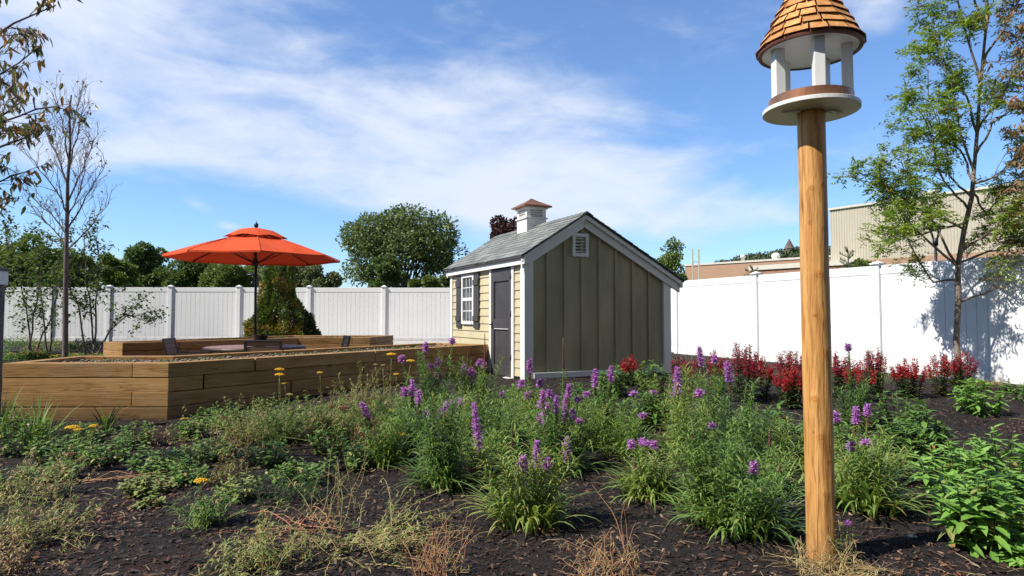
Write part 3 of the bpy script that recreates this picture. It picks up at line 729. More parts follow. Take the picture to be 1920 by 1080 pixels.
# ---------------------------------------------------------------- bird feeder on its log post
B = gnd(1532, 1049); bx_, by_ = 1.497, 3.15
bf = thing('bird_feeder', 'round white bird feeder with cedar shake roof on a tall log post', 'bird feeder', (bx_, by_, -.2))
mb = MB(); rng = random.Random(4); NS, NR = 40, 120; n0 = 0
for i in range(NR+1):
    z = -.45+(2.011+.45)*i/NR
    for j in range(NS):
        t_ = 2*math.pi*j/NS; r = .0665-.002*(z/2)
        r += .0022*noise.noise(V((math.cos(t_)*2, math.sin(t_)*2, z*1.3))) + .0012*noise.noise(V((math.cos(t_)*9, math.sin(t_)*9, z*2.5)))
        dd = abs((t_-R(318)-.12*noise.noise(V((z*1.4, 0, 5)))+math.pi) % (2*math.pi)-math.pi)
        if z < 1.35: r -= .007*max(0, 1-dd/.10)*(.4+.6*sm(-.2, .3, noise.noise(V((0, z*2.2, 3)))))
        for kz, kt in ((1.2, 262), (.42, 250), (1.62, 238), (.82, 282), (.15, 266), (.60, 232)):
            q = math.hypot((z-kz)/.035, ((t_-R(kt)+math.pi) % (2*math.pi)-math.pi)*.066/.024); r += .004*math.exp(-q*q)
        lean = -.006*(z)/2
        mb.v.append(V((bx_+lean+r*math.cos(t_), by_+r*math.sin(t_), z)))
for i in range(NR):
    for j in range(NS):
        jj = (j+1) % NS; mb.face([i*NS+j, i*NS+jj, (i+1)*NS+jj, (i+1)*NS+j], 0, True)
mb.face([NR*NS+j for j in range(NS)])
mb.build('log_post', M['post'], bf)
fx_, fy_ = bx_-.008, by_
mb = MB(); mb.lathe((fx_, fy_, 2.012), [(.224, 0), (.224, .020)], 56, smooth=False); tray = mb.build('tray', M['white'], bf, bevel=.002)
mb = MB(); mb.lathe((fx_, fy_, 2.0325), [(.195, 0), (.195, .05), (.188, .05), (.188, .002)], 56, closed=False, smooth=False); mb.build('copper_band', M['copper2'], tray)
for sg in (-1, 1):
    mb = MB(); mb.box((fx_+sg*.105, fy_-.02, 2.007), (.085, .035, .006), Matrix.Rotation(sg*.5, 3, 'Z'))
    for dx in (.125, .09): mb.lathe((fx_+sg*dx, fy_-.02, 2.0005), [(.006, 0), (.006, .004)], 8)
    mb.build('mounting_bracket', M['white'], tray)
zr = 2.32
for k in range(5):
    a = R(186+72*k); mb = MB(); r = .166
    mb.box((fx_+r*math.cos(a), fy_+r*math.sin(a), (2.033+zr)/2), (.05, .05, zr-2.033), Matrix.Rotation(a, 3, 'Z')); mb.build('column', M['white'], bf, bevel=.003)
mb = MB(); mb.lathe((fx_, fy_, zr), [(.222, 0), (.222, .012)], 56, smooth=False); roof = mb.build('roof', M['white'], bf)
mb = MB(); mb.lathe((fx_, fy_, zr-.004), [(.223, 0), (.240, 0), (.243, .010), (.234, .020), (.223, .020)], 56, smooth=False, closed=False); mb.build('roof_rim', M['rimdark'], roof)
mb = MB(); mb.lathe((fx_, fy_, zr+.0125), [(.222, 0), (.118, .20), (.045, .355), (.004, .43)], 40); mb.build('roof_core', M['rimdark'], roof)
mb = MB(); rng = random.Random(12); rows = 9
prof = [(0, .236), (.235, .113), (.375, .05), (.445, .008)]
def rr(z):
    for (za, ra), (zb_, rb_) in zip(prof, prof[1:]):
        if z <= zb_: return ra+(rb_-ra)*(z-za)/(zb_-za)
    return .006
for k in range(rows):
    z0 = .001+k*.045; z1 = z0+.060; r0 = rr(z0)+.009; r1 = max(.003, rr(min(z1, .469))+.001)
    circ = 2*math.pi*r0; a = rng.uniform(0, 1); end = a+2*math.pi
    while a < end-.02:
        wd = rng.uniform(.06, .115)/r0*(1 if k < 6 else .7); a1 = min(a+wd, end)
        if end-a1 < .1: a1 = end
        dz = rng.uniform(-.001, .001); th_ = .009; lift = rng.uniform(0, .004)
        if k == 1 and 4.60 < (a % 6.283) < 4.95: a = a1; continue
        n = len(mb.v); e_ = .004/r0
        for aa, in ((a+e_,), (a1-e_,)):
            c_, s_ = math.cos(aa), math.sin(aa)
            for r_, z_ in ((r0+lift, z0+dz), (r0+lift+th_, z0+dz+.002), (r1+.003, z1), (r1-.002, z1)): mb.v.append(V((fx_+r_*c_, fy_+r_*s_, zr+.014+z_)))
        mb.face([n, n+4, n+5, n+1], 1); mb.face([n+1, n+5, n+6, n+2]); mb.face([n, n+1, n+2, n+3], 1); mb.face([n+4, n+7, n+6, n+5], 1); mb.face([n, n+3, n+7, n+4])
        a = a1
mb.build('cedar_shakes', [M['cedar'], M['rimdark']], roof)

# ---------------------------------------------------------------- market umbrella
ux, uy = -4.82, 12.0; ug = -.335
um = thing('patio_umbrella', 'orange-red octagonal market umbrella with a vented top above the patio table', 'umbrella', (ux, uy, ug))
mb = MB(); mb.tube([(ux+.03, uy, ug), (ux+.012, uy, 1.2), (ux, uy, 2.66)], .024, 12); mb.build('pole', M['black'], um)
mb = MB(); mb.lathe((ux+.03, uy, ug), [(.30, 0), (.30, .04), (.10, .08), (.04, .10), (.04, .38)], 24); mb.build('base', M['black'], um)
mb = MB(); mb.ball((ux, uy, 2.70), .042, 0, 1.25, 10, 8); mb.tube([(ux, uy, 2.64), (ux, uy, 2.70)], .014, 8); mb.tube([(ux, uy, 2.73), (ux+.004, uy, 2.785)], [.014, .004], 8); mb.build('finial', M['black'], um)
def canopy(rings, a0, nseg, sag, rng, valance=0):
    """octagonal cloth: rings = (corner radius, z); straight hems, slight sag between the ribs"""
    mb = MB(); k = len(rings); per = nseg
    for ri, (r, z) in enumerate(rings):
        for s_ in range(8):
            A_ = V((math.cos(a0+s_*math.pi/4), math.sin(a0+s_*math.pi/4), 0)); B_ = V((math.cos(a0+(s_+1)*math.pi/4), math.sin(a0+(s_+1)*math.pi/4), 0))
            for q in range(per):
                f_ = q/per; p = A_.lerp(B_, f_)*r; sg = sag*math.sin(math.pi*f_)*math.sin(math.pi*min(1, ri/(k-1)*.8+.15))
                mb.v.append(V((ux+p.x, uy+p.y, z-sg+.010*noise.noise(V((p.x*2.5, p.y*2.5, 2)))+.004*noise.noise(V((p.x*8, p.y*8, 2))))))
    N = 8*per
    for i in range(k-1):
        for j in range(N): mb.face([i*N+j, i*N+(j+1) % N, (i+1)*N+(j+1) % N, (i+1)*N+j], 0, True)
    return mb
a0 = R(-112.5+2)
ZR = 2.09
rings = [(.50, 2.44)]+[(.50+(1.55-.50)*f_, 2.44+(ZR-2.44)*f_+.012*math.sin(math.pi*f_)) for f_ in (.12, .25, .4, .55, .7, .85, 1.0)]+[(1.552, ZR-.035)]
cn = canopy(rings, a0, 8, .022, None).build('canopy', M['canvas'], um)
cn.modifiers.new('edge', 'EDGE_SPLIT').split_angle = R(14)
sm_b = MB()
for k in range(8):                                               # stitched seams over the ribs
    a = a0+k*math.pi/4; c_, s_ = math.cos(a), math.sin(a)
    sm_b.tube([(ux+r_*c_, uy+r_*s_, z_+.004) for r_, z_ in rings], .006, 5, 0)
sm_b.build('seams', M['canvas'], cn)
rings = [(.02, 2.64), (.16, 2.632), (.33, 2.595), (.46, 2.53), (.575, 2.452)]
vt = canopy(rings, a0, 8, -.006, None)
# hem of the vent lifts between the ribs
N = 64
for j in range(N):
    f_ = (j % 8)/8; vt.v[4*N+j].z += .028*math.sin(math.pi*f_); 
vt.build('vent_flap', M['canvas'], um).modifiers.new('edge', 'EDGE_SPLIT').split_angle = R(14)
for k in range(8):
    a = a0+k*math.pi/4; c_, s_ = math.cos(a), math.sin(a); mb = MB()
    mb.tube([(ux+.03*c_, uy+.03*s_, 2.60), (ux+.5*c_, uy+.5*s_, 2.425), (ux+1.52*c_, uy+1.52*s_, ZR-.012)], .010, 6)
    mb.tube([(ux+1.50*c_, uy+1.50*s_, ZR-.012), (ux+1.545*c_, uy+1.545*s_, ZR-.03)], .014, 6)
    rb_ = mb.build('rib', M['frame'], um)
    mb = MB(); mb.tube([(ux+.045*c_, uy+.045*s_, 1.99), (ux+.78*c_, uy+.78*s_, 2.335)], .008, 6); mb.build('strut', M['frame'], rb_)
mb = MB(); mb.lathe((ux, uy, 1.93), [(.05, 0), (.055, .04), (.05, .08), (.035, .14)], 14); mb.build('hub', M['black'], um)

# table under it, chairs, pot
tz = .43
tb_ = thing('patio_table', 'round slatted patio table around the umbrella pole', 'table', (ux+.03, uy, ug))
mb = MB(); rad = .86; nsl = 15
for k in range(nsl):
    y0 = -rad+k*2*rad/nsl; y1 = y0+2*rad/nsl-.012; ym_ = max(abs(y0), abs(y1)); hw = math.sqrt(max(.02, rad*rad-((y0+y1)/2)**2))
    if abs((y0+y1)/2) < .09:
        mb.box2((ux+.03-hw, uy+y0, tz-.03), (ux-.04, uy+y1, tz)); mb.box2((ux+.10, uy+y0, tz-.03), (ux+.03+hw, uy+y1, tz))
    else: mb.box2((ux+.03-hw, uy+y0, tz-.03), (ux+.03+hw, uy+y1, tz))
mb.build('table_top', M['tabletop'], tb_, bevel=.003)
mb = MB(); mb.lathe((ux+.03, uy, tz-.055), [(.87, 0), (.90, 0), (.90, .045), (.87, .045)], 40, closed=False); mb.build('table_rim', M['frame'], tb_)
for k in range(4):
    a = R(45+90*k); mb = MB(); mb.tube([(ux+.03+.62*math.cos(a), uy+.62*math.sin(a), tz-.04), (ux+.03+.70*math.cos(a), uy+.70*math.sin(a), ug)], .022, 8); mb.build('leg', M['frame'], tb_)
def chair(label, x, y, ang, lean=.18):
    """ang: direction the sitter faces (radians from +x)"""
    c = local_thing('patio_chair', label, 'chair', (x, y, ug), ang-math.pi/2, 'patio chairs around the round table')
    SH = .44; Wd = .56; H = .90
    mb = MB()
    for k in range(6): mb.box((0, -.20+k*.085, SH), (Wd-.06, .072, .018))
    mb.build('seat', M['slatwood'], c, bevel=.002)
    mb = MB(); rx = Matrix.Rotation(-lean*-1.0, 3, 'X')
    for k in range(5):
        z = SH+.09+k*.085; mb.box((0, -.27-(z-SH)*math.tan(lean), z), (Wd-.05, .016, .074), Matrix.Rotation(lean, 3, 'X'))
    mb.build('backrest', M['slatwood'], c, bevel=.002)
    mb = MB()
    for sx_ in (-1, 1): mb.box((sx_*Wd/2, -.27-(H-SH)*math.tan(lean)/2, (SH+H)/2), (.045, .035, H-SH+.06), Matrix.Rotation(lean, 3, 'X'))
    mb.box((0, -.27-(H-SH)*math.tan(lean), H+.01), (Wd+.04, .04, .035), Matrix.Rotation(lean, 3, 'X')); mb.build('back_frame', M['frame'], c, bevel=.003)
    mb = MB(); mb.box((0, -.25, SH-.03), (Wd, .03, .04)); mb.box((0, .27, SH-.03), (Wd, .03, .04)); mb.box((-Wd/2+.015, 0, SH-.03), (.03, .49, .04)); mb.box((Wd/2-.015, 0, SH-.03), (.03, .49, .04)); mb.build('seat_frame', M['frame'], c)
    for sx_ in (-1, 1):
        for sy_ in (-1, 1):
            mb = MB(); mb.tube([(sx_*Wd/2, sy_*.255, SH-.01), (sx_*(Wd/2+.02), sy_*.30, 0)], .02, 6); mb.build('leg', M['frame'], c)
        mb = MB(); mb.box((sx_*(Wd/2+.01), .0, .655), (.05, .56, .022)); mb.tube([(sx_*Wd/2, .26, SH-.02), (sx_*(Wd/2+.01), .24, .645)], .016, 6); mb.build('armrest', M['frame'], c, bevel=.002)
    return c
chair('patio chair with its slatted brown back to the camera before the umbrella pole', -4.18, 10.95, R(100), .10)
chair('patio chair seen side-on near the lit end of the farther timber bed', -5.86, 11.75, R(10), .26)
chair('patio chair seen side-on nearest the end of the farther bed, beyond the table', -3.72, 13.0, R(205), .22)
pt = thing('flower_pot', 'small dark pot of pink flowers standing on the patio table', 'flower pot', (-4.60, 11.75, tz))
mb = MB(); mb.lathe((-4.60, 11.75, tz+.001), [(.08, 0), (.115, .19), (.125, .19), (.125, .215), (.10, .215), (.095, .18)], 20); mb.build('pot', M['black'], pt)
M['pinkfl'] = leafmat('pink_petal', [(.7, .25, .22), (.8, .4, .35)], .6, .3)
mb = MB(); rng = random.Random(3)
for k in range(70): mb.leaf((-4.60+rng.gauss(0, .05), 11.75+rng.gauss(0, .05), tz+.2+rng.uniform(0, .12)), (rng.gauss(0, 1), rng.gauss(0, 1), .6), (0, 0, 1), .06, .03)
mb.build('foliage', M['weed'], pt)
mb = MB()
for k in range(16):
    c_ = V((-4.64+rng.gauss(0, .06), 11.72+rng.gauss(0, .05), tz+.32+rng.uniform(-.04, .08)))
    for q in range(6): mb.dia(c_, (math.cos(q*1.05), math.sin(q*1.05), .3), (0, 0, 1), .025, .016)
mb.build('blossom', M['pinkfl'], pt)

# garden lamp at the border's edge
gx, gy = at(-8, 600, 6.0).x, 6.0; gzb = g(gx, gy)
lp = thing('garden_lamp', 'low garden lamp with square white lantern head on a dark post', 'lamp', (gx, gy, gzb))
mb = MB(); mb.box2((gx-.045, gy-.045, gzb-.1), (gx+.045, gy+.045, 1.29)); mb.build('lamp_post', M['bark_dark'], lp, bevel=.005)
mb = MB(); mb.box2((gx-.06, gy-.06, 1.291), (gx+.06, gy+.06, 1.42)); mb.build('lantern', M['white'], lp, bevel=.004)
mb = MB(); mb.box((gx, gy, 1.43), (.15, .15, .018)); mb.box((gx, gy, 1.452), (.12, .12, .026), None, 0, .3); mb.build('lantern_cap', M['frame'], lp)
# ---------------------------------------------------------------- vegetation materials
M['lia'] = leafmat('grassy_leaf', [(.08, .15, .025), (.13, .22, .04), (.18, .29, .06), (.25, .35, .09), (.10, .18, .035)], .5, .35, gain=1.15)
M['lia_pale'] = leafmat('pale_grassy_leaf', [(.16, .27, .05), (.22, .33, .08), (.28, .37, .11), (.14, .22, .05)], .45, .35, gain=1.15)
M['lia_y'] = leafmat('yellow_green_grassy_leaf', [(.12, .18, .03), (.18, .26, .045), (.26, .33, .07), (.34, .38, .11), (.30, .24, .08)], .5, .35, gain=1.15)
M['lia_b'] = leafmat('cool_green_grassy_leaf', [(.05, .12, .03), (.08, .17, .04), (.12, .22, .06), (.17, .28, .08), (.22, .24, .08)], .45, .3, gain=1.15)
M['lia_dark'] = leafmat('dark_grassy_leaf', [(.02, .05, .014), (.035, .075, .02), (.05, .10, .025)], .5, .25)
M['purple'] = leafmat('magenta_purple_floret', [(.47, .15, .60), (.60, .26, .74), (.72, .40, .82), (.44, .11, .52)], .6, .35)
M['budbrown'] = leafmat('spent_bud', [(.13, .035, .05), (.20, .06, .07), (.10, .05, .03), (.16, .09, .05)], .7, .1)
M['red'] = leafmat('scarlet_floret', [(.40, .010, .03), (.54, .015, .03), (.28, .008, .035), (.60, .03, .03)], .5, .3)
M['crimson'] = leafmat('crimson_floret', [(.30, .012, .05), (.44, .02, .06), (.20, .01, .04)], .5, .3)
M['lobleaf'] = leafmat('bronze_green_leaf', [(.05, .10, .025), (.08, .14, .035), (.09, .055, .025), (.06, .13, .035)], .5, .2)
M['broad'] = leafmat('broad_green_leaf', [(.07, .14, .03), (.10, .19, .04), (.14, .25, .06), (.08, .15, .035)], .38, .25, gain=1.15)
M['bright'] = leafmat('bright_green_leaf', [(.13, .27, .05), (.18, .34, .06), (.23, .40, .09), (.15, .29, .05), (.26, .43, .12)], .4, .3, gain=1.15)
M['faded'] = leafmat('yellowing_leaf', [(.30, .26, .07), (.36, .20, .07), (.28, .30, .09), (.22, .26, .06)], .5, .3)
M['low'] = leafmat('low_shrub_leaf', [(.10, .19, .035), (.15, .26, .05), (.22, .34, .09), (.08, .15, .03)], .42, .25)
M['greyg'] = leafmat('grey_green_feather_leaf', [(.15, .22, .05), (.24, .31, .08), (.36, .37, .13), (.12, .18, .04), (.42, .36, .14)], .6, .25)
M['straw'] = leafmat('dry_straw', [(.40, .29, .13), (.52, .39, .19), (.30, .19, .08), (.60, .48, .25), (.28, .25, .09)], .7, .2)
M['tan'] = leafmat('tan_twig', [(.40, .20, .10), (.50, .27, .14), (.32, .15, .08)], .7, .1)
M['pinkstem'] = leafmat('pink_stem', [(.45, .16, .10), (.38, .18, .10)], .6, 0)
M['brown'] = leafmat('brown_dead_leaf', [(.13, .055, .025), (.19, .085, .04), (.09, .04, .02), (.24, .12, .055)], .8, .1)
M['yellow'] = leafmat('yellow_floret', [(.75, .42, .01), (.82, .52, .02), (.62, .33, .01)], .6, .15)
M['white_fl'] = leafmat('white_floret', [(.75, .75, .70), (.6, .62, .55)], .6, .2)

def bez(a, b, c, t): return a*(1-t)**2+b*(2*t*(1-t))+c*t*t
def smooth_path(pts, n):
    """curve through a, toward ctrl, to end"""
    a, b, c = pts; return [bez(a, b, c, i/n) for i in range(n+1)]

def liatris(name, label, px, py, spikes, nplain=4, h=.6, spread=.18, nb=70, seed=1, pale=.3, bl=.30, bw=.011, stemleaf=1.0, D=None, leafw=.0118):
    spread *= 1.25; nplain = int(nplain*2.0)+3; nb = int(nb*1.8); bw *= 1.6
    """spikes: (px, ytop, ybottom, kind, depth offset); kind p = purple, b = spent brown, s = small round head"""
    rng = random.Random(seed); B = gnd(px, py)
    t_ = thing(name, label, 'flowering plant', tuple(B))
    lf = MB(); h *= 1.22 if py < 870 else 1.08
    def dress(path, L0, L1, dens=1.0, lo=.04):
        """narrow drooping leaves all along a stem"""
        k = len(path)-1; tot = sum((path[i+1]-path[i]).length for i in range(k)); s_ = 0; n = int(tot/.0080*dens*stemleaf)
        for q in range(n):
            f_ = lo+(1-lo)*q/n; x = f_*k; i = min(int(x), k-1); p = path[i].lerp(path[i+1], x-i)
            L = (L0+(L1-L0)*f_)*rng.uniform(.7, 1.15)
            lf.blade(p, q*2.4+rng.uniform(-.4, .4), L, leafw*rng.uniform(.8, 1.2)*(1.15-.4*f_), rng.uniform(.55, 1.0), rng.uniform(1.4, 2.6)*(1-.35*f_), 4, 0 if rng.random() > pale*.8 else 1)
    def stem(mb, path, r=.0032, m=0): mb.tube(path, [r*(1.1-.5*i/(len(path)-1)) for i in range(len(path))], 5, m)
    for (sx_, yt, yb, kind, *rest) in spikes:
        dD = rest[0] if rest else rng.uniform(-.12, .12); bxp = rest[1] if len(rest) > 1 else sx_
        Dn = B.y+dD; tip = at(sx_, yt, Dn); bot = at(bxp, yb, Dn)
        root = B+V((max(-spread, min(spread, (bot.x-B.x)*.35))+rng.uniform(-.03, .03), dD*.5, 0)); root.z = g(root.x, root.y)-.01
        ctrl = V((root.x*.35+bot.x*.65, root.y*.4+bot.y*.6, root.z+(bot.z-root.z)*.55))
        if bxp == sx_: ctrl.x = root.x*.5+bot.x*.5
        path = smooth_path((root, ctrl, bot), 10)
        dress(path, .17, .055)
        sp = MB(); L = (tip-bot).length; ax = (tip-bot)/L if L > .001 else V((0, 0, 1))
        full = path[-4:]+[bot.lerp(tip, .5), tip-ax*.006]
        sp.tube(path[:-3]+full[1:], .003, 5, 1)
        if kind in 'ps':
            n = int(L/.0024)+16; r = .0185 if kind == 'p' else .021
            if Dn > 5: r *= 1.25
            sp.tube([bot, bot.lerp(tip, .3), bot.lerp(tip, .7), tip], [r*.3, r*.5, r*.5, r*.25], 6, 0)
            for q in range(n):
                f_ = (q+.5)/n; p = bot.lerp(tip, f_); az = q*2.4+rng.uniform(-.3, .3)
                rr_ = r*(.55+.6*math.sin(math.pi*min(1, f_*.75+.22)))*rng.uniform(.8, 1.25)
                for z_ in range(3):
                    d = V((math.cos(az+rng.uniform(-.5, .5)), math.sin(az+rng.uniform(-.5, .5)), rng.uniform(-.35, .7)))
                    sp.dia(p, d, (rng.uniform(-1, 1), rng.uniform(-1, 1), 1), rr_*1.6, .0075*max(1, Dn/4.2), 0)
            if kind == 'p':
                for q in range(18):          # unopened buds under the open florets
                    p = bot-ax*(q*.0045); az = q*2.4; sp.ball(p+V((math.cos(az), math.sin(az), 0))*.007, .0055*max(1, Dn/4.5), 2, 1, 5, 3)
        else:
            n = int(L/.004)
            for q in range(n):
                p = bot.lerp(tip, q/n); az = q*2.4; sp.ball(p+V((math.cos(az), math.sin(az), 0))*.006*(1.1-q/n), .0055*(1.15-.6*q/n)*max(1, Dn/5), 2, 1.1, 5, 3)
        sp.build('flower_spike', [M['purple'], M['lia'], M['budbrown']], t_)
    sm_ = MB()
    for q in range(nplain):
        a = rng.uniform(0, 6.28); r = spread*rng.uniform(.25, 1); hh = h*rng.uniform(.55, 1)
        root = B+V((r*.4*math.cos(a), r*.4*math.sin(a), 0)); root.z = g(root.x, root.y)-.01
        top = root+V((r*.75*math.cos(a), r*.75*math.sin(a), hh)); ctrl = root+V((r*.2*math.cos(a), r*.2*math.sin(a), hh*.6))
        path = smooth_path((root, ctrl, top), 9); dress(path, .16, .085, .9); stem(sm_, path)
    if nplain: sm_.build('stem', M['stem'], t_)
    for q in range(nb):
        a = rng.uniform(0, 6.28); r = spread*rng.uniform(0, .7); x, y = B.x+r*math.cos(a), B.y+r*math.sin(a)
        lf.blade((x, y, g(x, y)), a+rng.uniform(-.6, .6), bl*rng.uniform(.55, 1.15), bw*rng.uniform(.7, 1.15), rng.uniform(.7, 1.45), rng.uniform(1.0, 2.3), 6, 1 if rng.random() < pale else 0, pw=1.3)
    lf.build('foliage', [M['lia'], M['lia_pale']] if seed % 3 == 0 else ([M['lia_y'], M['lia_pale']] if seed % 3 == 1 else [M['lia_b'], M['lia']]), t_)
    return t_

N_ = 'blazing_star'
def LS(*a, **k): return liatris(N_, *a, **k)
LS('grassy clump with one long thick purple spike leaning hard to the side, front centre', 985, 985,
   [(888, 755, 850, 'p', -.05, 900), (1007, 826, 876, 'p', .05), (980, 855, 884, 's'), (1027, 858, 880, 's'), (1063, 819, 866, 'p', .1), (960, 790, 845, 'b', .3)], 7, .55, .22, 95, 1, .4, .34, .013)
LS('tall grassy clump topped by two plump purple spikes, beside the dry straw tangle', 828, 915,
   [(773, 713, 744, 'p'), (759, 727, 742, 's'), (785, 732, 757, 'p'), (798, 770, 782, 's'), (835, 775, 790, 'b')], 8, .62, .2, 85, 2, .45, .32)
LS('grassy clump with a small tilted dusty purple spike next to the dried yarrow', 722, 868, [(678, 755, 784, 'p', 0, 690)], 6, .42, .2, 70, 3, .4, .3)
LS('grassy clump with a knot of short purple heads between the leaning spike and the bed', 862, 845,
   [(835, 754, 776, 'p'), (848, 750, 774, 'p'), (866, 746, 760, 's'), (829, 765, 782, 's'), (861, 800, 815, 'b')], 6, .46, .2, 60, 4, .35)
LS('grassy clump with tiny purple heads standing in front of the dark bed side', 806, 792,
   [(798, 641, 661, 'p'), (822, 672, 688, 's'), (808, 683, 690, 's'), (821, 697, 710, 's'), (848, 634, 645, 's', .1), (753, 667, 680, 's')], 6, .62, .22, 50, 5, .2, .28)
LS('dark grassy clump at the end of the bed with a tall spent brown stalk', 892, 790,
   [(870, 684, 704, 'p'), (883, 690, 706, 's'), (888, 698, 712, 's'), (899, 674, 686, 's'), (907, 680, 690, 's'), (909, 625, 700, 'b'), (877, 660, 690, 'b')], 7, .6, .24, 50, 6, .1, .28)
LS('slim grassy clump with a single purple spike before the white shed corner', 985, 800, [(993, 672, 698, 'p'), (977, 713, 728, 's'), (1012, 712, 726, 's'), (990, 735, 750, 's')], 4, .35, .2, 50, 7, .3)
LS('broad grassy clump crowded with a dozen short purple spikes below the tallest brown spike', 1050, 882,
   [(1018, 731, 752, 'p'), (1030, 731, 745, 's'), (1016, 752, 764, 's'), (1021, 764, 796, 'p'), (1027, 755, 780, 'p'), (1043, 742, 775, 'p'), (1060, 740, 792, 'p'), (1066, 720, 745, 'p'), (1074, 768, 786, 's'), (1083, 745, 755, 's'), (1085, 785, 793, 's'), (1014, 776, 795, 'p'), (1056, 632, 690, 'b', .15), (1062, 690, 733, 'b', .15)], 8, .5, .24, 90, 8, .35)
LS('grassy clump with two purple spikes against the olive shed gable', 1135, 812, [(1116, 692, 726, 'p'), (1146, 686, 716, 'p'), (1100, 735, 745, 's')], 5, .45, .2, 60, 9, .3)
LS('low leafy clump with a row of four small purple heads, alone on the mulch', 1215, 930,
   [(1184, 825, 840, 's'), (1203, 822, 836, 's'), (1212, 828, 836, 's'), (1226, 828, 842, 's'), (1190, 850, 880, 'b')], 6, .34, .2, 75, 10, .55, .32, .013)
LS('large front clump with one ragged purple head low beside the log post', 1400, 1000,
   [(1413, 866, 890, 's'), (1443, 803, 835, 'b', .15), (1462, 868, 885, 'b')], 8, .46, .24, 95, 11, .5, .34, .013)
LS('tall leafy clump leaning over the ragged head with small purple button on top', 1345, 985,
   [(1311, 731, 745, 's', .1), (1298, 800, 830, 'b', .2), (1336, 795, 803, 's', .2)], 8, .66, .2, 60, 12, .3)
LS('tall grassy clump with a long upright purple spike halfway between shed and log post', 1275, 860, [(1270, 688, 744, 'p', 0), (1238, 800, 815, 'b')], 6, .62, .2, 50, 13, .35)
LS('tall grassy clump with a leaning purple spike just before the red flowers', 1378, 880, [(1363, 678, 716, 'p', 0, 1368), (1368, 716, 740, 'b', 0)], 7, .66, .2, 60, 14, .4)
LS('grassy clump with two purple spikes rising among the crimson flowers by the fence', 1330, 800, [(1311, 650, 686, 'p', 0, 1315), (1340, 667, 680, 's'), (1225, 733, 742, 's')], 6, .5, .22, 50, 15, .3)
LS('wide arching clump with plump purple spike beyond the log post base', 1618, 955,
   [(1567, 773, 792, 's'), (1605, 762, 795, 'p'), (1626, 758, 780, 'p'), (1597, 828, 846, 's'), (1623, 826, 834, 's')], 7, .46, .24, 100, 16, .75, .38, .017)
LS('slim clump with tiny purple buttons on tall stalks beyond the log post', 1600, 800, [(1590, 645, 658, 's'), (1593, 660, 690, 'b'), (1628, 657, 690, 'b')], 5, .42, .2, 50, 17, .4)
LS('grassy clump of plain stems filling the gap behind the row of four heads', 1175, 850, [(1205, 776, 784, 's'), (1188, 735, 742, 's')], 6, .36, .25, 70, 18, .5, .34)
LS('flowerless grassy clump leaning over the mulch near the shed skirt', 1250, 800, [(1262, 735, 742, 's')], 6, .4, .25, 60, 19, .6, .34)
LS('grassy clump of tall plain stems behind the leaning spike', 930, 850, [(895, 735, 752, 'b'), (958, 765, 800, 'b')], 6, .42, .24, 70, 20, .3)
LS('flowerless grassy clump before the shed door', 940, 775, [(942, 735, 745, 's')], 6, .32, .25, 60, 21, .4)
LS('small grassy clump tucked behind the log post', 1480, 880, [(1470, 770, 785, 'b')], 5, .4, .2, 50, 22, .4)

for i, (px, py, h_, lb) in enumerate([(1010, 850, .34, 'flowerless grassy filler clump between the leaning spike and the crowded purple clump'), (1100, 840, .36, 'flowerless grassy filler clump behind the row of four heads'), (770, 835, .36, 'flowerless grassy filler clump under the plump twin spikes'), (905, 880, .34, 'flowerless grassy filler clump hugging the leaning spike stem'),
    (1300, 835, .38, 'flowerless grassy filler clump behind the long upright spike'), (1420, 850, .38, 'flowerless grassy filler clump before the scarlet flowers'), (1440, 925, .34, 'flowerless grassy filler clump touching the log post'), (1575, 900, .34, 'flowerless grassy filler clump just past the log post'), (1040, 810, .32, 'flowerless grassy filler clump before the gable skirting'), (950, 820, .3, 'flowerless grassy filler clump below the shed corner'), (1660, 900, .3, 'flowerless grassy filler clump beyond the wide arching one'), (850, 800, .34, 'flowerless grassy filler clump near the bed end')]):
    LS(lb.replace('filler ', ''), px, py, [], 6, h_, .2, 60, 600+i, .5)
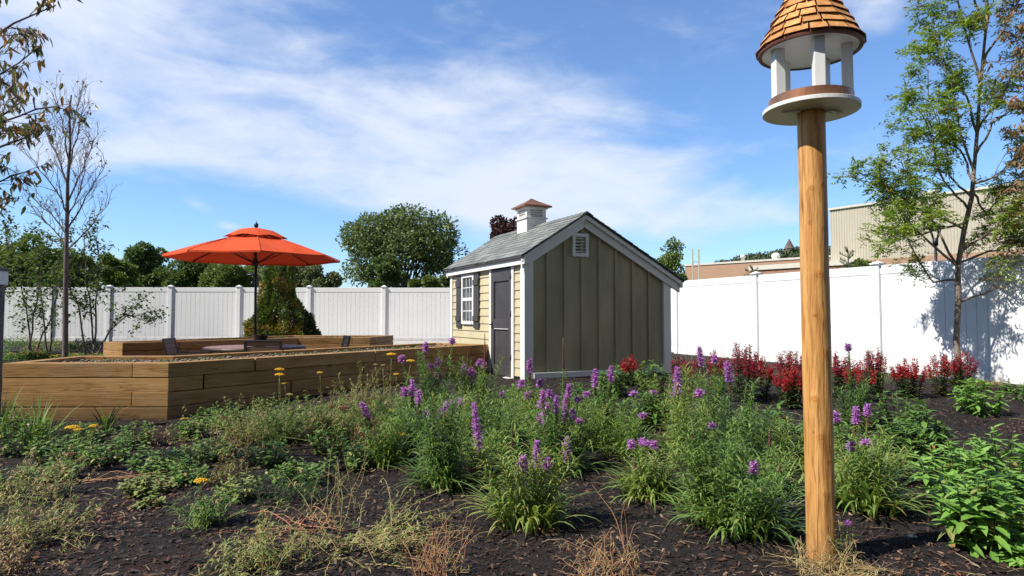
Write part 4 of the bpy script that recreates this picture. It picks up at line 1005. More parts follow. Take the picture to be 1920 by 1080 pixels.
# ---------------------------------------------------------------- cardinal flowers
def racemes(label, px, py, ytop, wpx, n, seed, mat='red', frac=.45, leafn=20):
    n = int(n*1.15); ytop -= 10; rng = random.Random(seed); B = gnd(px, py); k = B.y/1200
    t_ = thing('cardinal_flower', label, 'flowering plant', tuple(B), 'red flower clumps along the fence')
    H = at(px, ytop, B.y).z-B.z; lf = MB(); fl = MB(); st = MB()
    for i in range(n):
        a = rng.uniform(0, 6.28); r = wpx*k*.5*math.sqrt(rng.random()); hh = H*(1-.28*(r/(wpx*k*.5))**2)*rng.uniform(.82, 1.02)
        root = B+V((r*.5*math.cos(a), r*.5*math.sin(a), 0)); top = V((B.x+r*math.cos(a), B.y+r*math.sin(a), B.z+hh))
        path = smooth_path((root, root.lerp(top, .5)+V((0, 0, .04)), top), 7); st.tube(path, .003, 4, 0)
        for q in range(leafn):
            f_ = .04+.62*q/leafn; x = f_*7; j = int(x); p = path[j].lerp(path[j+1], x-j); a2 = q*2.4+rng.uniform(-.4, .4)
            lf.leaf(p, (math.cos(a2), math.sin(a2), rng.uniform(-.1, .7)), (0, 0, 1), .085*(1.1-f_*.7), .024, 0, .2, .25)
        for q in range(20):
            f_ = 1-frac+frac*q/19; x = min(f_*7, 6.99); j = int(x); p = path[j].lerp(path[j+1], x-j); a2 = q*2.4+rng.uniform(-.4, .4)
            c_ = p+V((math.cos(a2), math.sin(a2), .1))*.013*(1.4-f_*.7)
            if rng.random() < .16: continue
            s_ = .030*(1.35-f_*.55)
            for z_ in range(4):
                a3 = rng.uniform(0, 6.28); fl.dia(c_, (math.cos(a2)*.6+math.cos(a3)*.7, math.sin(a2)*.6+math.sin(a3)*.7, rng.uniform(-.8, .6)), (rng.uniform(-1, 1), rng.uniform(-1, 1), .6), s_, s_*.45, 0)
    st.build('stem', M['lobleaf'], t_); lf.build('foliage', M['lobleaf'], t_); fl.build('flowers', M[mat], t_)
RF = [('compact scarlet flower clump alone before the shaded gable', 1186, 722, 672, 42, 16, 'red'),
 ('low scarlet clump between the shed corner and the purple spikes', 1285, 752, 668, 60, 16, 'crimson'),
 ('deep crimson clump right behind the leaning purple spike', 1395, 755, 650, 70, 24, 'crimson'),
 ('bright scarlet clump in front of the deep crimson one', 1425, 745, 672, 60, 18, 'red'),
 ('crimson clump against the fence just short of the log post', 1490, 735, 660, 70, 22, 'crimson'),
 ('broad scarlet clump partly behind the log post', 1487, 765, 694, 80, 26, 'red'),
 ('crimson clump showing just past the log post', 1568, 745, 664, 50, 18, 'crimson'),
 ('scarlet and crimson clump below the fence post', 1612, 752, 682, 60, 20, 'red'),
 ('taller crimson clump right under the fence post', 1645, 740, 660, 56, 20, 'crimson'),
 ('rounded scarlet clump isolated on bare mulch beyond the post', 1704, 745, 677, 62, 24, 'red'),
 ('narrow scarlet clump beside the slender tree trunk', 1763, 742, 664, 34, 14, 'red'),
 ('small crimson clump at the foot of the slender tree', 1812, 730, 668, 50, 18, 'crimson'),
 ('little crimson clump touching the slender trunk', 1790, 725, 680, 26, 9, 'red'),
 ('faint crimson clump in the back row behind the tall purple spikes', 1345, 735, 664, 60, 16, 'crimson')]
for i, (lb, px, py, yt, wp, n, mt) in enumerate(RF): racemes(lb, px, py, yt, wp, n, 40+i, mt)

# ---------------------------------------------------------------- broad-leaved plants
def leafy(name, label, px, py, wpx, ytop, n, L, Wd, mat, seed, per=14, group=None, faded=0, cat='plant', mat2=None, flop=.35, rosette=True, parts=True):
    rng = random.Random(seed); B = gnd(px, py); k = B.y/1200; Rr = wpx*k*.5; H = at(px, ytop, B.y).z-B.z
    t_ = thing(name, label, cat, tuple(B), group); lf = MB(); st = MB(); n = int(n*1.7)
    for i in range(n):
        a = rng.uniform(0, 6.28); r = Rr*math.sqrt(rng.random()); hh = max(.05, H*(1-.45*(r/Rr)**2)*rng.uniform(.72, 1.02))
        root = B+V((r*.55*math.cos(a), r*.55*math.sin(a), 0)); root.z = g(root.x, root.y)-.01
        top = V((B.x+r*math.cos(a), B.y+r*math.sin(a), root.z+hh)); path = smooth_path((root, root.lerp(top, .5)+V((0, 0, hh*.12)), top), 6); st.tube(path, .0035*(L/.1)**.5, 4, 0)
        for q in range(per):
            f_ = .12+.88*q/(per-1); x = min(f_*6, 5.99); j = int(x); p = path[j].lerp(path[j+1], x-j); a2 = (q//2)*1.57+(q % 2)*3.14+a+rng.uniform(-.35, .35)
            up = rng.uniform(.15, .8) if f_ > .8 else rng.uniform(-flop, .5); LL = L*rng.uniform(.7, 1.1)*(.75 if f_ > .93 else 1)*(1.05-.25*abs(f_-.6))
            m_ = 1 if rng.random() < faded*(1.6-1.3*f_) else 0
            lf.leaf(p, (math.cos(a2), math.sin(a2), up if not m_ else up-.6), (0, 0, 1), LL, Wd*LL/L, m_, .22, .22)
    st.build('stem', M['stem'], t_); lf.build('foliage', [M[mat], M[mat2 or 'faded']], t_); return t_
BL = [
 ('phlox', 'big bright green leafy plant with yellowing lower leaves at the near end of the border', 1835, 1030, 150, 868, 20, .125, .046, 'bright', .16),
 ('phlox', 'bright green leafy plant at the frame edge beside the one with yellowing leaves', 1915, 1000, 130, 860, 14, .12, .045, 'bright', .05),
 ('phlox', 'bright green leafy plant in the second row, behind the one with yellowing leaves', 1790, 940, 150, 815, 18, .115, .04, 'bright', .08),
 ('phlox', 'bright green leafy plant farther back with a single rosy dead leaf', 1880, 920, 150, 800, 18, .11, .04, 'bright', .05),
 ('phlox', 'small bright seedling poking in at the very bottom corner', 1925, 1060, 50, 1010, 4, .10, .04, 'bright', 0)]
for i, (nm, lb, px, py, wp, yt, n, L, Wd, mt, fd) in enumerate(BL): leafy(nm, lb, px, py, wp, yt, n, L, Wd, mt, 70+i, 15, None, fd)
BL2 = [
 ('bushy green plant just before the lit end of the red flower row', 1688, 812, 110, 722, 16, .12, .04, 'broad', .02),
 ('rounded green plant standing alone on the mulch below the slender tree', 1833, 775, 90, 706, 14, .13, .045, 'bright', .02),
 ('spreading green plant behind the arching purple clump', 1690, 858, 100, 775, 14, .13, .045, 'broad', .02),
 ('dark green plant between the arching clump and the bright leafy mass', 1735, 845, 80, 760, 10, .11, .045, 'broad', .03),
 ('green plant leaning out beside the log post, before the crimson flowers', 1465, 838, 90, 755, 14, .12, .045, 'broad', 0),
 ('tall leafy plant crowding the white corner of the gable', 1222, 740, 70, 668, 16, .12, .042, 'broad', 0),
 ('leafy plant at the foot of the gable with toothed pale leaves', 1150, 742, 70, 680, 14, .12, .04, 'broad', 0),
 ('wide leafy plant sprawling below the scarlet gable clump', 1215, 800, 120, 730, 18, .11, .042, 'broad', .02),
 ('leafy plant beside the white skirting near the shed door', 985, 762, 80, 712, 12, .10, .035, 'low', 0),
 ('leafy plant between the crowded purple clump and the gable', 1095, 795, 90, 705, 14, .10, .034, 'broad', 0),
 ('small green plant by the fence foot at the far end', 1893, 735, 60, 708, 8, .10, .035, 'broad', 0),
 ('green plant at the frame edge on the far mulch', 1925, 752, 50, 715, 8, .11, .04, 'broad', 0),
 ('pale green plant touching the log post on its far side', 1580, 850, 60, 770, 9, .10, .03, 'low', 0)]
for i, (lb, px, py, wp, yt, n, L, Wd, mt, fd) in enumerate(BL2): leafy('leafy_perennial', lb, px, py, wp, yt, n, L, Wd, mt, 90+i, 13, 'leafy perennials in the mulch', fd)

# low green clumps on the near side
LOW = [
 ('leafy weed clump hiding the foot of the dark bed side, next to the bed corner', 425, 806, 90, 748, 14, 'low'), ('leafy weed clump at the foot of the dark bed side below the stacked yarrow heads', 500, 800, 90, 738, 14, 'greyg'), ('pale leafy weed clump against the dark bed side midway along', 572, 796, 90, 735, 14, 'greyg'),
 ('leafy weed clump against the dark bed side before the far half', 655, 786, 90, 728, 14, 'low'), ('leafy weed clump close to the bed end under the faded yarrow', 765, 776, 90, 712, 14, 'greyg'), ('leafy weed clump filling the ground beside the grassy clumps', 655, 880, 90, 825, 12, 'low'),
 ('bushy weed clump on the mulch beyond the corner of dry stems', 110, 865, 120, 800, 18, 'low'), ('bushy weed clump between the green mat and the golden head', 345, 905, 90, 858, 12, 'low'), ('bushy weed clump under the second grass tuft', 255, 835, 90, 780, 14, 'low'), ('bushy weed clump beside the single golden head', 450, 935, 90, 880, 12, 'greyg'),
 ('low green shrublet in front of the lit bed timbers', 40, 850, 110, 765, 22, 'low'), ('low green shrublet at the frame edge under the grass tuft', 10, 800, 90, 745, 14, 'low'),
 ('low green mat between the two grass tufts', 150, 830, 110, 785, 18, 'low'), ('low dense green shrublet before the second grass tuft', 215, 868, 120, 815, 22, 'low'),
 ('low green clump hugging the bed corner', 355, 820, 80, 783, 16, 'low'), ('low leafy clump against the dark bed side', 385, 800, 90, 762, 16, 'low'),
 ('low shadowy clump before the dark bed side', 450, 815, 90, 760, 16, 'low'), ('creeping dark green mat on the mulch mid way to the bed corner', 300, 880, 130, 838, 26, 'low'),
 ('creeping green mat below the bed corner', 385, 860, 110, 820, 20, 'low'), ('low green clump near the brown seedhead', 100, 900, 90, 855, 14, 'low'),
 ('feathery dark green tuft in open mulch', 275, 925, 90, 880, 14, 'greyg'), ('small pale sprig on open mulch', 285, 950, 50, 925, 5, 'greyg'),
 ('low dark clump in the middle of the dry yarrow patch', 560, 905, 120, 855, 20, 'low'), ('low green clump between yarrow stems', 500, 870, 100, 815, 16, 'low'),
 ('low leafy clump under the sagging brown seedheads', 620, 850, 100, 795, 16, 'low'), ('small green clump by the straw tangle', 660, 830, 80, 770, 12, 'low'),
 ('low clump at the frame edge beside dry stems', 20, 930, 90, 870, 12, 'low'), ('low green rosette beside the bed end', 700, 800, 90, 745, 12, 'low')]
for i, (lb, px, py, wp, yt, n, mt) in enumerate(LOW): leafy('low_shrub', lb, px, py, wp, yt, n, .052, .028, mt, 120+i, 12, 'low green clumps near the bed', .06, mat2='straw')

# ---------------------------------------------------------------- grass tufts
def tuft(name, label, px, py, ytop, n, spread, seed, mats, w_=.012, cat='grass', droop=(.3, 1.6), el=(1.0, 1.5), group=None, lenpx=None):
    rng = random.Random(seed); B = gnd(px, py); H = at(px, ytop, B.y).z-B.z; mb = MB()
    for i in range(n):
        a = rng.uniform(0, 6.28); r = spread*rng.random(); x, y = B.x+r*math.cos(a), B.y+r*math.sin(a)
        mb.blade((x, y, g(x, y)-.01), a+rng.uniform(-.5, .5), H*rng.uniform(.65, 1.2), w_*rng.uniform(.6, 1.1), rng.uniform(*el), rng.uniform(*droop), 7, rng.randrange(len(mats)), pw=1.6, tw=rng.uniform(-.5, .5))
    o = mb.build(name, [M[m] for m in mats], None, tuple(B)); tag(o, label, cat, group); return o
tuft('grass_tuft', 'tall green grass tuft in front of the lit bed timbers', 68, 842, 735, 46, .10, 1, ['lia', 'lia', 'lia_pale'], .017)
tuft('grass_tuft', 'smaller green grass tuft before the middle of the lit bed timbers', 200, 808, 742, 30, .08, 2, ['lia', 'lia_dark'], .013, droop=(.5, 1.9), el=(.8, 1.45))
tuft('grass_tuft', 'green grass blades cut off by the frame edge, beside the garden lamp', -2, 810, 722, 24, .08, 3, ['lia', 'lia_dark'], .014)
for i, (px, py, yt, lb) in enumerate([(1292, 735, 640, 'wispy ornamental grass by the shed end of the fence'), (1335, 735, 655, 'wispy ornamental grass behind the leaning spikes'), (1425, 725, 660, 'wispy grass at the foot of the first fence post past the shed'),
    (1528, 722, 640, 'thin tall grass half behind the log post'), (1652, 722, 655, 'wispy grass before the fence post beyond the log post'), (1885, 712, 648, 'airy grass tuft in the tree shadow on the fence'), (1745, 712, 680, 'low wispy grass by the slender tree')]):
    tuft('ornamental_grass', lb, px, py, yt, 70, .12, 200+i, ['greyg', 'lia_pale', 'straw'], .005, droop=(.6, 2.2), el=(.9, 1.5), group='wispy grasses along the fence')
tuft('dry_grass', 'straw-coloured dead grass mound at the foot of the slender tree', 1850, 722, 704, 160, .22, 220, ['straw', 'tan'], .005, droop=(1.4, 2.6), el=(.7, 1.4))

# ---------------------------------------------------------------- dry stems, yarrow, tangles
def stems_tangle(mb, B, n, L, rng, m, rad=.0016, leafm=None, lean=(0, 0), el=(.3, 1.5), leaves=10, ll=.03, lw=.006, spread=.08):
    for i in range(n):
        a = rng.uniform(0, 6.28); p = B+V((spread*rng.gauss(0, .6), spread*rng.gauss(0, .6), 0)); p.z = g(p.x, p.y)
        e = rng.uniform(*el); d = V((math.cos(a)*math.cos(e)+lean[0], math.sin(a)*math.cos(e)+lean[1], math.sin(e))).normalized(); LL = L*rng.uniform(.5, 1.1); path = [p]; k = 7
        for j in range(k):
            d = (d+V((rng.gauss(0, .13), rng.gauss(0, .13), rng.gauss(0, .13)-.07))).normalized(); q = path[-1]+d*(LL/k)
            if q.z < g(q.x, q.y)+.004: q.z = g(q.x, q.y)+.004
            path.append(q)
        mb.tube(path, [rad*(1.2-.7*j/k) for j in range(k+1)], 4, m, cap=False)
        if leafm is not None:
            for q in range(leaves):
                f_ = rng.uniform(.15, 1)*k; j = min(int(f_), k-1); pp = path[j].lerp(path[j+1], f_-j); a2 = rng.uniform(0, 6.28)
                mb.blade(pp, a2, ll*rng.uniform(.5, 1.3), lw*.72, rng.uniform(-.4, 1.0), rng.uniform(.3, 2.5), 3, leafm if rng.random() < .8 else m)
def tangle(name, label, px, py, n, L, seed, mats, cat='dry plant', **kw):
    rng = random.Random(seed); B = gnd(px, py); mb = MB(); stems_tangle(mb, B, n, L, rng, 0, leafm=1 if len(mats) > 1 else None, **kw)
    o = mb.build(name, [M[m] for m in mats], None, tuple(B)); return tag(o, label, cat)
tangle('dry_twigs', 'upright bundle of tan leafless twigs at the front beside the straw tangle', 812, 1085, 46, .30, 301, ['tan'], el=(1.0, 1.5), spread=.10, rad=.0018)
tangle('dry_twigs', 'tangled tan twigs and dry grass in front of the leaning spike clump', 1130, 1075, 60, .24, 302, ['tan', 'straw'], el=(.3, 1.4), spread=.14, leaves=8, ll=.05, lw=.004)
tangle('dry_stalk', 'single thin bent dry stalk rising above the tan twigs', 1170, 1040, 3, .36, 303, ['tan'], el=(1.2, 1.5), lean=(-.25, 0), spread=.02, rad=.002)
tangle('dry_grass', 'bleached dry grass spread around the foot of the log post', 1562, 1075, 150, .22, 304, ['straw', 'straw'], el=(.05, .9), spread=.13, leaves=5, ll=.06, lw=.004)
tangle('collapsed_yarrow', 'fallen sprawl of straw-coloured stems reaching toward the purple clump', 690, 1020, 60, .55, 305, ['straw', 'greyg'], lean=(.55, .1), el=(.1, .8), spread=.22, leaves=26, ll=.045, lw=.008, rad=.0022)
tangle('collapsed_yarrow', 'fallen pink-stemmed yarrow lying in front of the sprawl', 590, 985, 14, .5, 306, ['pinkstem', 'greyg'], lean=(-.4, 0), el=(.1, .6), spread=.12, leaves=16, ll=.04, lw=.008, rad=.0032)
tangle('dry_yarrow', 'brown and straw yarrow stems standing in open mulch', 640, 960, 16, .42, 307, ['straw', 'greyg'], el=(1.0, 1.5), spread=.12, leaves=10, ll=.03, lw=.006)
tangle('dry_yarrow', 'pale green and straw yarrow patch at the bottom edge', 500, 1072, 60, .28, 308, ['straw', 'greyg'], el=(.3, 1.4), spread=.20, leaves=26, ll=.04, lw=.009)
tangle('dry_yarrow', 'yellowed feathery stems at the lower frame corner', 50, 1010, 60, .42, 309, ['straw', 'greyg'], el=(.4, 1.4), spread=.20, leaves=24, ll=.045, lw=.009)
tangle('dry_yarrow', 'yellow-green arching stems by the frame edge above the corner patch', 70, 930, 50, .38, 310, ['greyg', 'straw'], el=(.5, 1.4), spread=.20, leaves=22, ll=.04, lw=.008)
tangle('dry_yarrow', 'brown withered stems at the bottom frame corner', 10, 1080, 40, .3, 311, ['brown', 'straw'], el=(.5, 1.4), spread=.15, leaves=14, ll=.04, lw=.008)
tangle('dry_yarrow', 'tall greyish stems with curled leaves before the dark bed side', 690, 800, 100, .62, 312, ['straw', 'greyg'], el=(.9, 1.5), spread=.16, leaves=24, ll=.045, lw=.011)
tangle('dry_yarrow', 'rust-brown dead foliage between the straw stems and the grassy clumps', 690, 850, 46, .32, 313, ['brown', 'tan'], el=(.6, 1.5), spread=.14, leaves=20, ll=.04, lw=.009)
tangle('dry_yarrow', 'curling grey-green stems behind the low dark clump', 610, 820, 100, .46, 314, ['straw', 'greyg'], el=(.5, 1.4), spread=.22, leaves=24, ll=.045, lw=.010)
tangle('dry_yarrow', 'feathery grey-green patch between the yellow head and the dark bed side', 455, 835, 100, .44, 315, ['straw', 'greyg'], el=(.5, 1.4), spread=.22, leaves=24, ll=.04, lw=.009)
tangle('dry_yarrow', 'dull brown-green stems left of the feathery patch, on dark mulch', 420, 905, 40, .30, 316, ['brown', 'greyg'], el=(.5, 1.4), spread=.15, leaves=20, ll=.035, lw=.008)
tangle('dry_yarrow', 'dark feathery patch in the shade of the yarrow stems', 560, 930, 50, .24, 317, ['stem', 'lia_dark'], el=(.5, 1.4), spread=.20, leaves=26, ll=.05, lw=.006)
tangle('dry_yarrow', 'thin brown stems before the lit bed corner', 300, 830, 36, .24, 318, ['brown', 'straw'], el=(.6, 1.5), spread=.22, leaves=10, ll=.03, lw=.006)
tangle('fallen_stem', 'long dry stem lying over the mulch below the green mat', 150, 905, 4, .85, 319, ['tan'], lean=(1.6, .1), el=(.0, .25), spread=.05, rad=.003)
tangle('dead_leaves', 'rust-coloured dead leaves hanging by the leaning spike clump', 885, 905, 34, .26, 320, ['tan', 'brown'], el=(.6, 1.5), spread=.12, leaves=22, ll=.04, lw=.010)
tangle('dead_leaves', 'small heap of reddish dead leaves at the foot of the leaning spike clump', 1010, 985, 24, .16, 321, ['tan', 'brown'], el=(.1, .9), spread=.12, leaves=16, ll=.05, lw=.010)

# yarrow plants with flat flower heads
def yarrow(label, px, py, heads, seed, nf=30, H=.3, mats=('greyg', 'low')):
    rng = random.Random(seed); B = gnd(px, py); t_ = thing('yarrow', label, 'flowering plant', tuple(B)); mb = MB()
    stems_tangle(mb, B, nf, H, rng, 0, leafm=1, el=(.8, 1.5), spread=.09, leaves=26, ll=.055, lw=.009, rad=.002)
    mb.build('foliage', [M[m] for m in mats], t_)
    for (hx, hy, wp, kind) in heads:
        D = B.y+rng.uniform(-.08, .08); c_ = at(hx, hy, D); r = wp*D/1200/2; hd = MB(); root = B+V((rng.uniform(-.03, .03), rng.uniform(-.03, .03), 0))
        path = smooth_path((root, V((root.x*.3+c_.x*.7, root.y, (root.z+c_.z)*.5)), c_-V((0, 0, r*.7))), 7); hd.tube(path, .0024, 5, 1)
        for q in range(46):
            rr_ = r*math.sqrt((q+.5)/46); a = q*2.4; p = c_+V((rr_*math.cos(a), rr_*math.sin(a), r*.28*(1-(rr_/r)**2)+rng.uniform(-.003, .003)))
            hd.ball(p, r*.17, 0, .8, 5, 3, .2, rng)
            if q % 5 == 0: hd.tube([c_-V((0, 0, r*.7)), p], .0012, 3, 1, cap=False)
        for q in range(8):
            f_ = q/8*.8; x = f_*7; j = int(x); pp = path[j].lerp(path[j+1], x-j); hd.blade(pp, rng.uniform(0, 6.28), .05*(1-f_*.5), .010, .6, 1.6, 3, 1)
        hd.build('flower_head', [M[kind], M['greyg']], t_)
yarrow('yarrow with two stacked golden heads standing clear of the dark bed side', 528, 830, [(524, 693, 17, 'yellow'), (524, 703, 17, 'yellow'), (534, 719, 11, 'yellow'), (543, 740, 12, 'straw')], 401, 70, .46)
yarrow('yarrow with one small golden head against the dark bed side', 606, 820, [(600, 699, 11, 'yellow'), (590, 788, 22, 'yellow'), (627, 724, 10, 'brown')], 402, 50, .36)
yarrow('yarrow group with golden and faded tan heads near the bed end', 735, 815, [(734, 665, 18, 'yellow'), (770, 677, 16, 'yellow'), (743, 702, 11, 'yellow'), (704, 684, 9, 'straw'), (718, 685, 9, 'straw'), (735, 770, 14, 'yellow'), (697, 696, 8, 'brown')], 403, 70, .5)
yarrow('single bright golden yarrow head low in the open mulch', 385, 985, [(376, 902, 24, 'yellow')], 404, 34, .24)
yarrow('pair of golden heads low before the lit bed timbers', 150, 850, [(136, 802, 24, 'yellow'), (146, 806, 16, 'yellow'), (176, 799, 16, 'yellow'), (3, 818, 12, 'yellow')], 405, 12, .2)
yarrow('withered yarrow with rusty seedheads by the straw stems', 652, 830, [(645, 765, 22, 'brown'), (622, 762, 14, 'brown'), (420, 783, 14, 'brown')], 406, 20, .3)
yarrow('drooping orange-brown seedhead alone in front of the creeping mat', 140, 880, [(133, 852, 22, 'brown'), (540, 945, 26, 'brown')], 407, 8, .15)
yarrow('faded yellow heads hidden low inside the grassy clumps', 750, 850, [(747, 815, 26, 'yellow'), (345, 785, 8, 'yellow')], 408, 10, .2)

# spindly plant with pink flower beside the post
rng = random.Random(77); B = gnd(1578, 1060); t_ = thing('spindly_blazing_star', 'spindly faded plant with one pink tuft growing at the foot of the log post', 'flowering plant', tuple(B))
mb = MB()
for (hx, hy) in ((1590, 985), (1572, 975), (1600, 1000), (1545, 990), (1560, 1010)):
    c_ = at(hx, hy, B.y-.02); path = smooth_path((B, B.lerp(c_, .5)+V((.01, 0, .02)), c_), 7); mb.tube(path, .002, 5, 0)
    for q in range(16): p = path[min(6, q//2)]; mb.blade(p, rng.uniform(0, 6.28), .045, .006, .7, 1.6, 3, 0)
mb.build('foliage', M['greyg'], t_)
mb = MB(); c_ = at(1590, 985, B.y-.02)
for q in range(60): mb.dia(c_, (rng.gauss(0, 1), rng.gauss(0, 1), rng.uniform(.1, 1.5)), (0, .3, 1), .028, .007)
mb.build('flower', M['purple'], t_)
# white pebble on the mulch
rng = random.Random(6); B = gnd(1708, 1008); mb = MB(); mb.ball(B+V((0, 0, .006)), .016, 0, .6, 8, 6, .25, rng); mb.ball(B+V((.024, -.004, .004)), .010, 0, .6, 8, 6, .25, rng)
tag(mb.build('pebble', M['white_fl'], None, tuple(B)), 'small white broken pebble on dark mulch beside the post shadow', 'stone')
# ---------------------------------------------------------------- trees
def wob(rng, a, b, n, amp, up=0):
    """wavering line from a to b, arched upward"""
    L = (b-a).length; pts = [a.copy()]
    off = V((0, 0, 0))
    for i in range(1, n):
        t_ = i/n; off = off*.6+V((rng.gauss(0, 1), rng.gauss(0, 1), rng.gauss(0, .6)))*amp*L
        pts.append(a.lerp(b, t_)+off*math.sin(math.pi*t_)+V((0, 0, up*L*math.sin(math.pi*t_))))
    pts.append(b.copy()); return pts
def limb(mb, pts, r0, r1, ns=6, m=0):
    k = len(pts)-1; mb.tube(pts, [r0+(r1-r0)*i/k for i in range(k+1)], ns, m, cap=False)
def on(path, f_):
    x = f_*(len(path)-1); j = min(int(x), len(path)-2); return path[j].lerp(path[j+1], x-j), (path[j+1]-path[j]).normalized()
def twiggy(tr, path, rng, n, L, r, out, up=.5, sub=3, f0=.2, back=None):
    """side twigs on a limb, each with a few twiglets; their outer points are collected in out"""
    for i in range(n):
        f_ = f0+(1-f0)*(i+rng.random())/n; p, d = on(path, f_)
        e = V((rng.gauss(0, 1), rng.gauss(0, 1), rng.gauss(0, .7))); dd = (d*.7+e*.55+V((0, 0, up))).normalized(); LL = L*rng.uniform(.5, 1.1)*(1.15-.5*f_)
        tw = wob(rng, p, p+dd*LL, 5, .05, .04); limb(tr, tw, r, r*.4, 4); out += [on(tw, q)[0:2] for q in (.5, .75, 1)]
        for j in range(sub):
            p2, d2 = on(tw, rng.uniform(.3, .95)); e = V((rng.gauss(0, 1), rng.gauss(0, 1), rng.gauss(0, .6))); d3 = (d2*.8+e*.5+V((0, 0, up*.5))).normalized()
            t2 = wob(rng, p2, p2+d3*LL*rng.uniform(.3, .6), 3, .05); limb(tr, t2, r*.5, r*.25, 3); out += [on(t2, q)[0:2] for q in (.4, .7, 1)]

# slender willow-leaved tree in front of the fence
rng = random.Random(21); TX, TY = 6.36, 9.12; tz0 = g(TX, TY)
t_ = thing('young_tree', 'slender young tree with narrow green leaves casting its shadow on the white fence', 'tree', (TX, TY, tz0))
tr = MB(); D = TY; trunk = [V((TX, TY, tz0-.1)), at(1793, 640, D), at(1797, 560, D), at(1796, 500, D), at(1808, 430, D), at(1822, 370, D), at(1826, 320, D), at(1832, 250, D+.1), at(1838, 160, D+.1), at(1848, 60, D), at(1850, -60, D), at(1855, -180, D)]
limb(tr, trunk, .046, .012, 10)
limbs = [(3, (1700, 420), (1650, 330), -.2), (3, (1740, 400), (1690, 300), .5), (2.6, (1750, 530), (1680, 400), .3), (4.6, (1770, 340), (1720, 200), -.4), (5, (1780, 330), (1740, 130), .3), (5.5, (1870, 330), (1930, 260), 0), (3.4, (1850, 440), (1915, 400), -.3), (3.1, (1870, 470), (1960, 420), .4), (1.9, (1860, 545), (1935, 380), -.1),
         (6, (1800, 250), (1760, 80), -.2), (7, (1800, 160), (1745, 20), .2), (7, (1880, 180), (1930, 60), .3), (8, (1810, 60), (1770, -80), 0), (8.4, (1890, 40), (1940, -60), -.3), (9, (1820, -40), (1800, -190), .2), (9, (1880, -60), (1900, -180), .2), (5.2, (1850, 400), (1905, 350), .6), (4, (1720, 390), (1625, 340), .1), (4.2, (1730, 440), (1640, 440), -.3), (5.6, (1800, 280), (1700, 240), .5), (6.4, (1860, 230), (1950, 170), -.3)]
tips = []
for f_, mid, end, dD in limbs:
    j = min(int(f_), len(trunk)-2); a = trunk[j].lerp(trunk[j+1], f_-j); b = at(*mid, D+dD*.6); c_ = at(*end, D+dD)
    p1 = wob(rng, a, b, 4, .03, .02); p2 = wob(rng, b, c_, 4, .03, .03); pth = p1+p2[1:]; limb(tr, pth, .019, .005, 6)
    twiggy(tr, pth, rng, 11, .62, .0055, tips, .35, 4, .3)
tr.build('trunk', M['bark'], t_)
M['willow'] = leafmat('narrow_tree_leaf', [(.14, .25, .03), (.20, .33, .045), (.30, .42, .06), (.40, .48, .09), (.15, .24, .04)], .45, .45)
M['willow2'] = leafmat('turning_tree_leaf', [(.28, .22, .05), (.30, .14, .06), (.18, .20, .05)], .5, .35)
lf = MB()
for p, d in tips:
    if rng.random() < .42: continue
    hz_ = V((rng.gauss(.3, 1), rng.gauss(0, 1), rng.gauss(-.15, .35))).normalized()
    for w_i in range(rng.choice((1, 2, 2))):
        ax = (hz_+V((rng.gauss(0, .5), rng.gauss(0, .5), rng.gauss(0, .3)))).normalized(); L = rng.uniform(.12, .22); sd = ax.cross(V((0, 0, 1))).normalized()
        mm = 1 if (p.x > 6.7 and rng.random() < .35) or rng.random() < .04 else 0
        for q in range(7):
            o_ = p+ax*(L*q/6)-V((0, 0, .12*L*(q/6)**2))+V((rng.gauss(0, .012), rng.gauss(0, .012), rng.gauss(0, .012)))
            for s_ in (-1, 1):
                lf.dia(o_, ax*.6+sd*s_*rng.uniform(.3, .9)+V((0, 0, rng.uniform(-.45, .35))), (rng.gauss(0, .5), rng.gauss(0, .5), 1), rng.uniform(.05, .08), .021, mm)
lf.build('crown', [M['willow'], M['willow2']], t_)

# tall thin bare young tree beyond the near bed
rng = random.Random(31); D = 13.0; bx = at(123, 660, D).x; bz = g(bx, D)
t_ = thing('bare_tree', 'tall thin young tree with mostly bare dark twigs and a few reddish leaves', 'tree', (bx, D, bz)); tr = MB(); tips = []
trunk = [V((bx, D, bz-.1)), at(123, 560, D), at(124, 480, D), at(126, 400, D), at(127, 340, D), at(132, 270, D), at(130, 210, D), at(134, 178, D)]; limb(tr, trunk, .055, .012, 8)
for (y0, mx, my, ex, ey, dD) in [(430, 160, 370, 200, 300, .3), (400, 100, 350, 50, 290, -.3), (440, 95, 400, 40, 350, .4), (380, 155, 320, 185, 250, -.4), (350, 108, 290, 75, 220, .3), (330, 145, 260, 160, 190, .2), (300, 118, 240, 105, 180, -.2), (470, 165, 430, 205, 380, -.3), (460, 100, 430, 60, 400, 0), (290, 140, 230, 150, 180, .4), (410, 150, 360, 165, 280, .5), (360, 110, 300, 90, 250, .6)]:
    f_ = None
    for j in range(len(trunk)-1):
        za = 1+(592-y0)*D/1200
        if trunk[j].z <= za <= trunk[j+1].z: a = trunk[j].lerp(trunk[j+1], (za-trunk[j].z)/(trunk[j+1].z-trunk[j].z)); break
    b, c_ = at(mx, my, D+dD*.5), at(ex, ey, D+dD); pth = wob(rng, a, b, 4, .03)+wob(rng, b, c_, 4, .03)[1:]; limb(tr, pth, .018, .005, 5); twiggy(tr, pth, rng, 13, .75, .0065, tips, .8, 3, .15)
tr.build('trunk', M['bark_dark'], t_)
M['redleaf'] = leafmat('sparse_red_leaf', [(.25, .06, .05), (.20, .12, .05), (.12, .13, .04), (.34, .10, .07)], .5, .35)
lf = MB()
for p, d in tips:
    if rng.random() < (.14 if p.z > 2.6 else .5): lf.leaf(p, (rng.gauss(0, 1), rng.gauss(0, 1), -.4), (0, 0, 1), .07, .04)
lf.build('crown', M['redleaf'], t_)

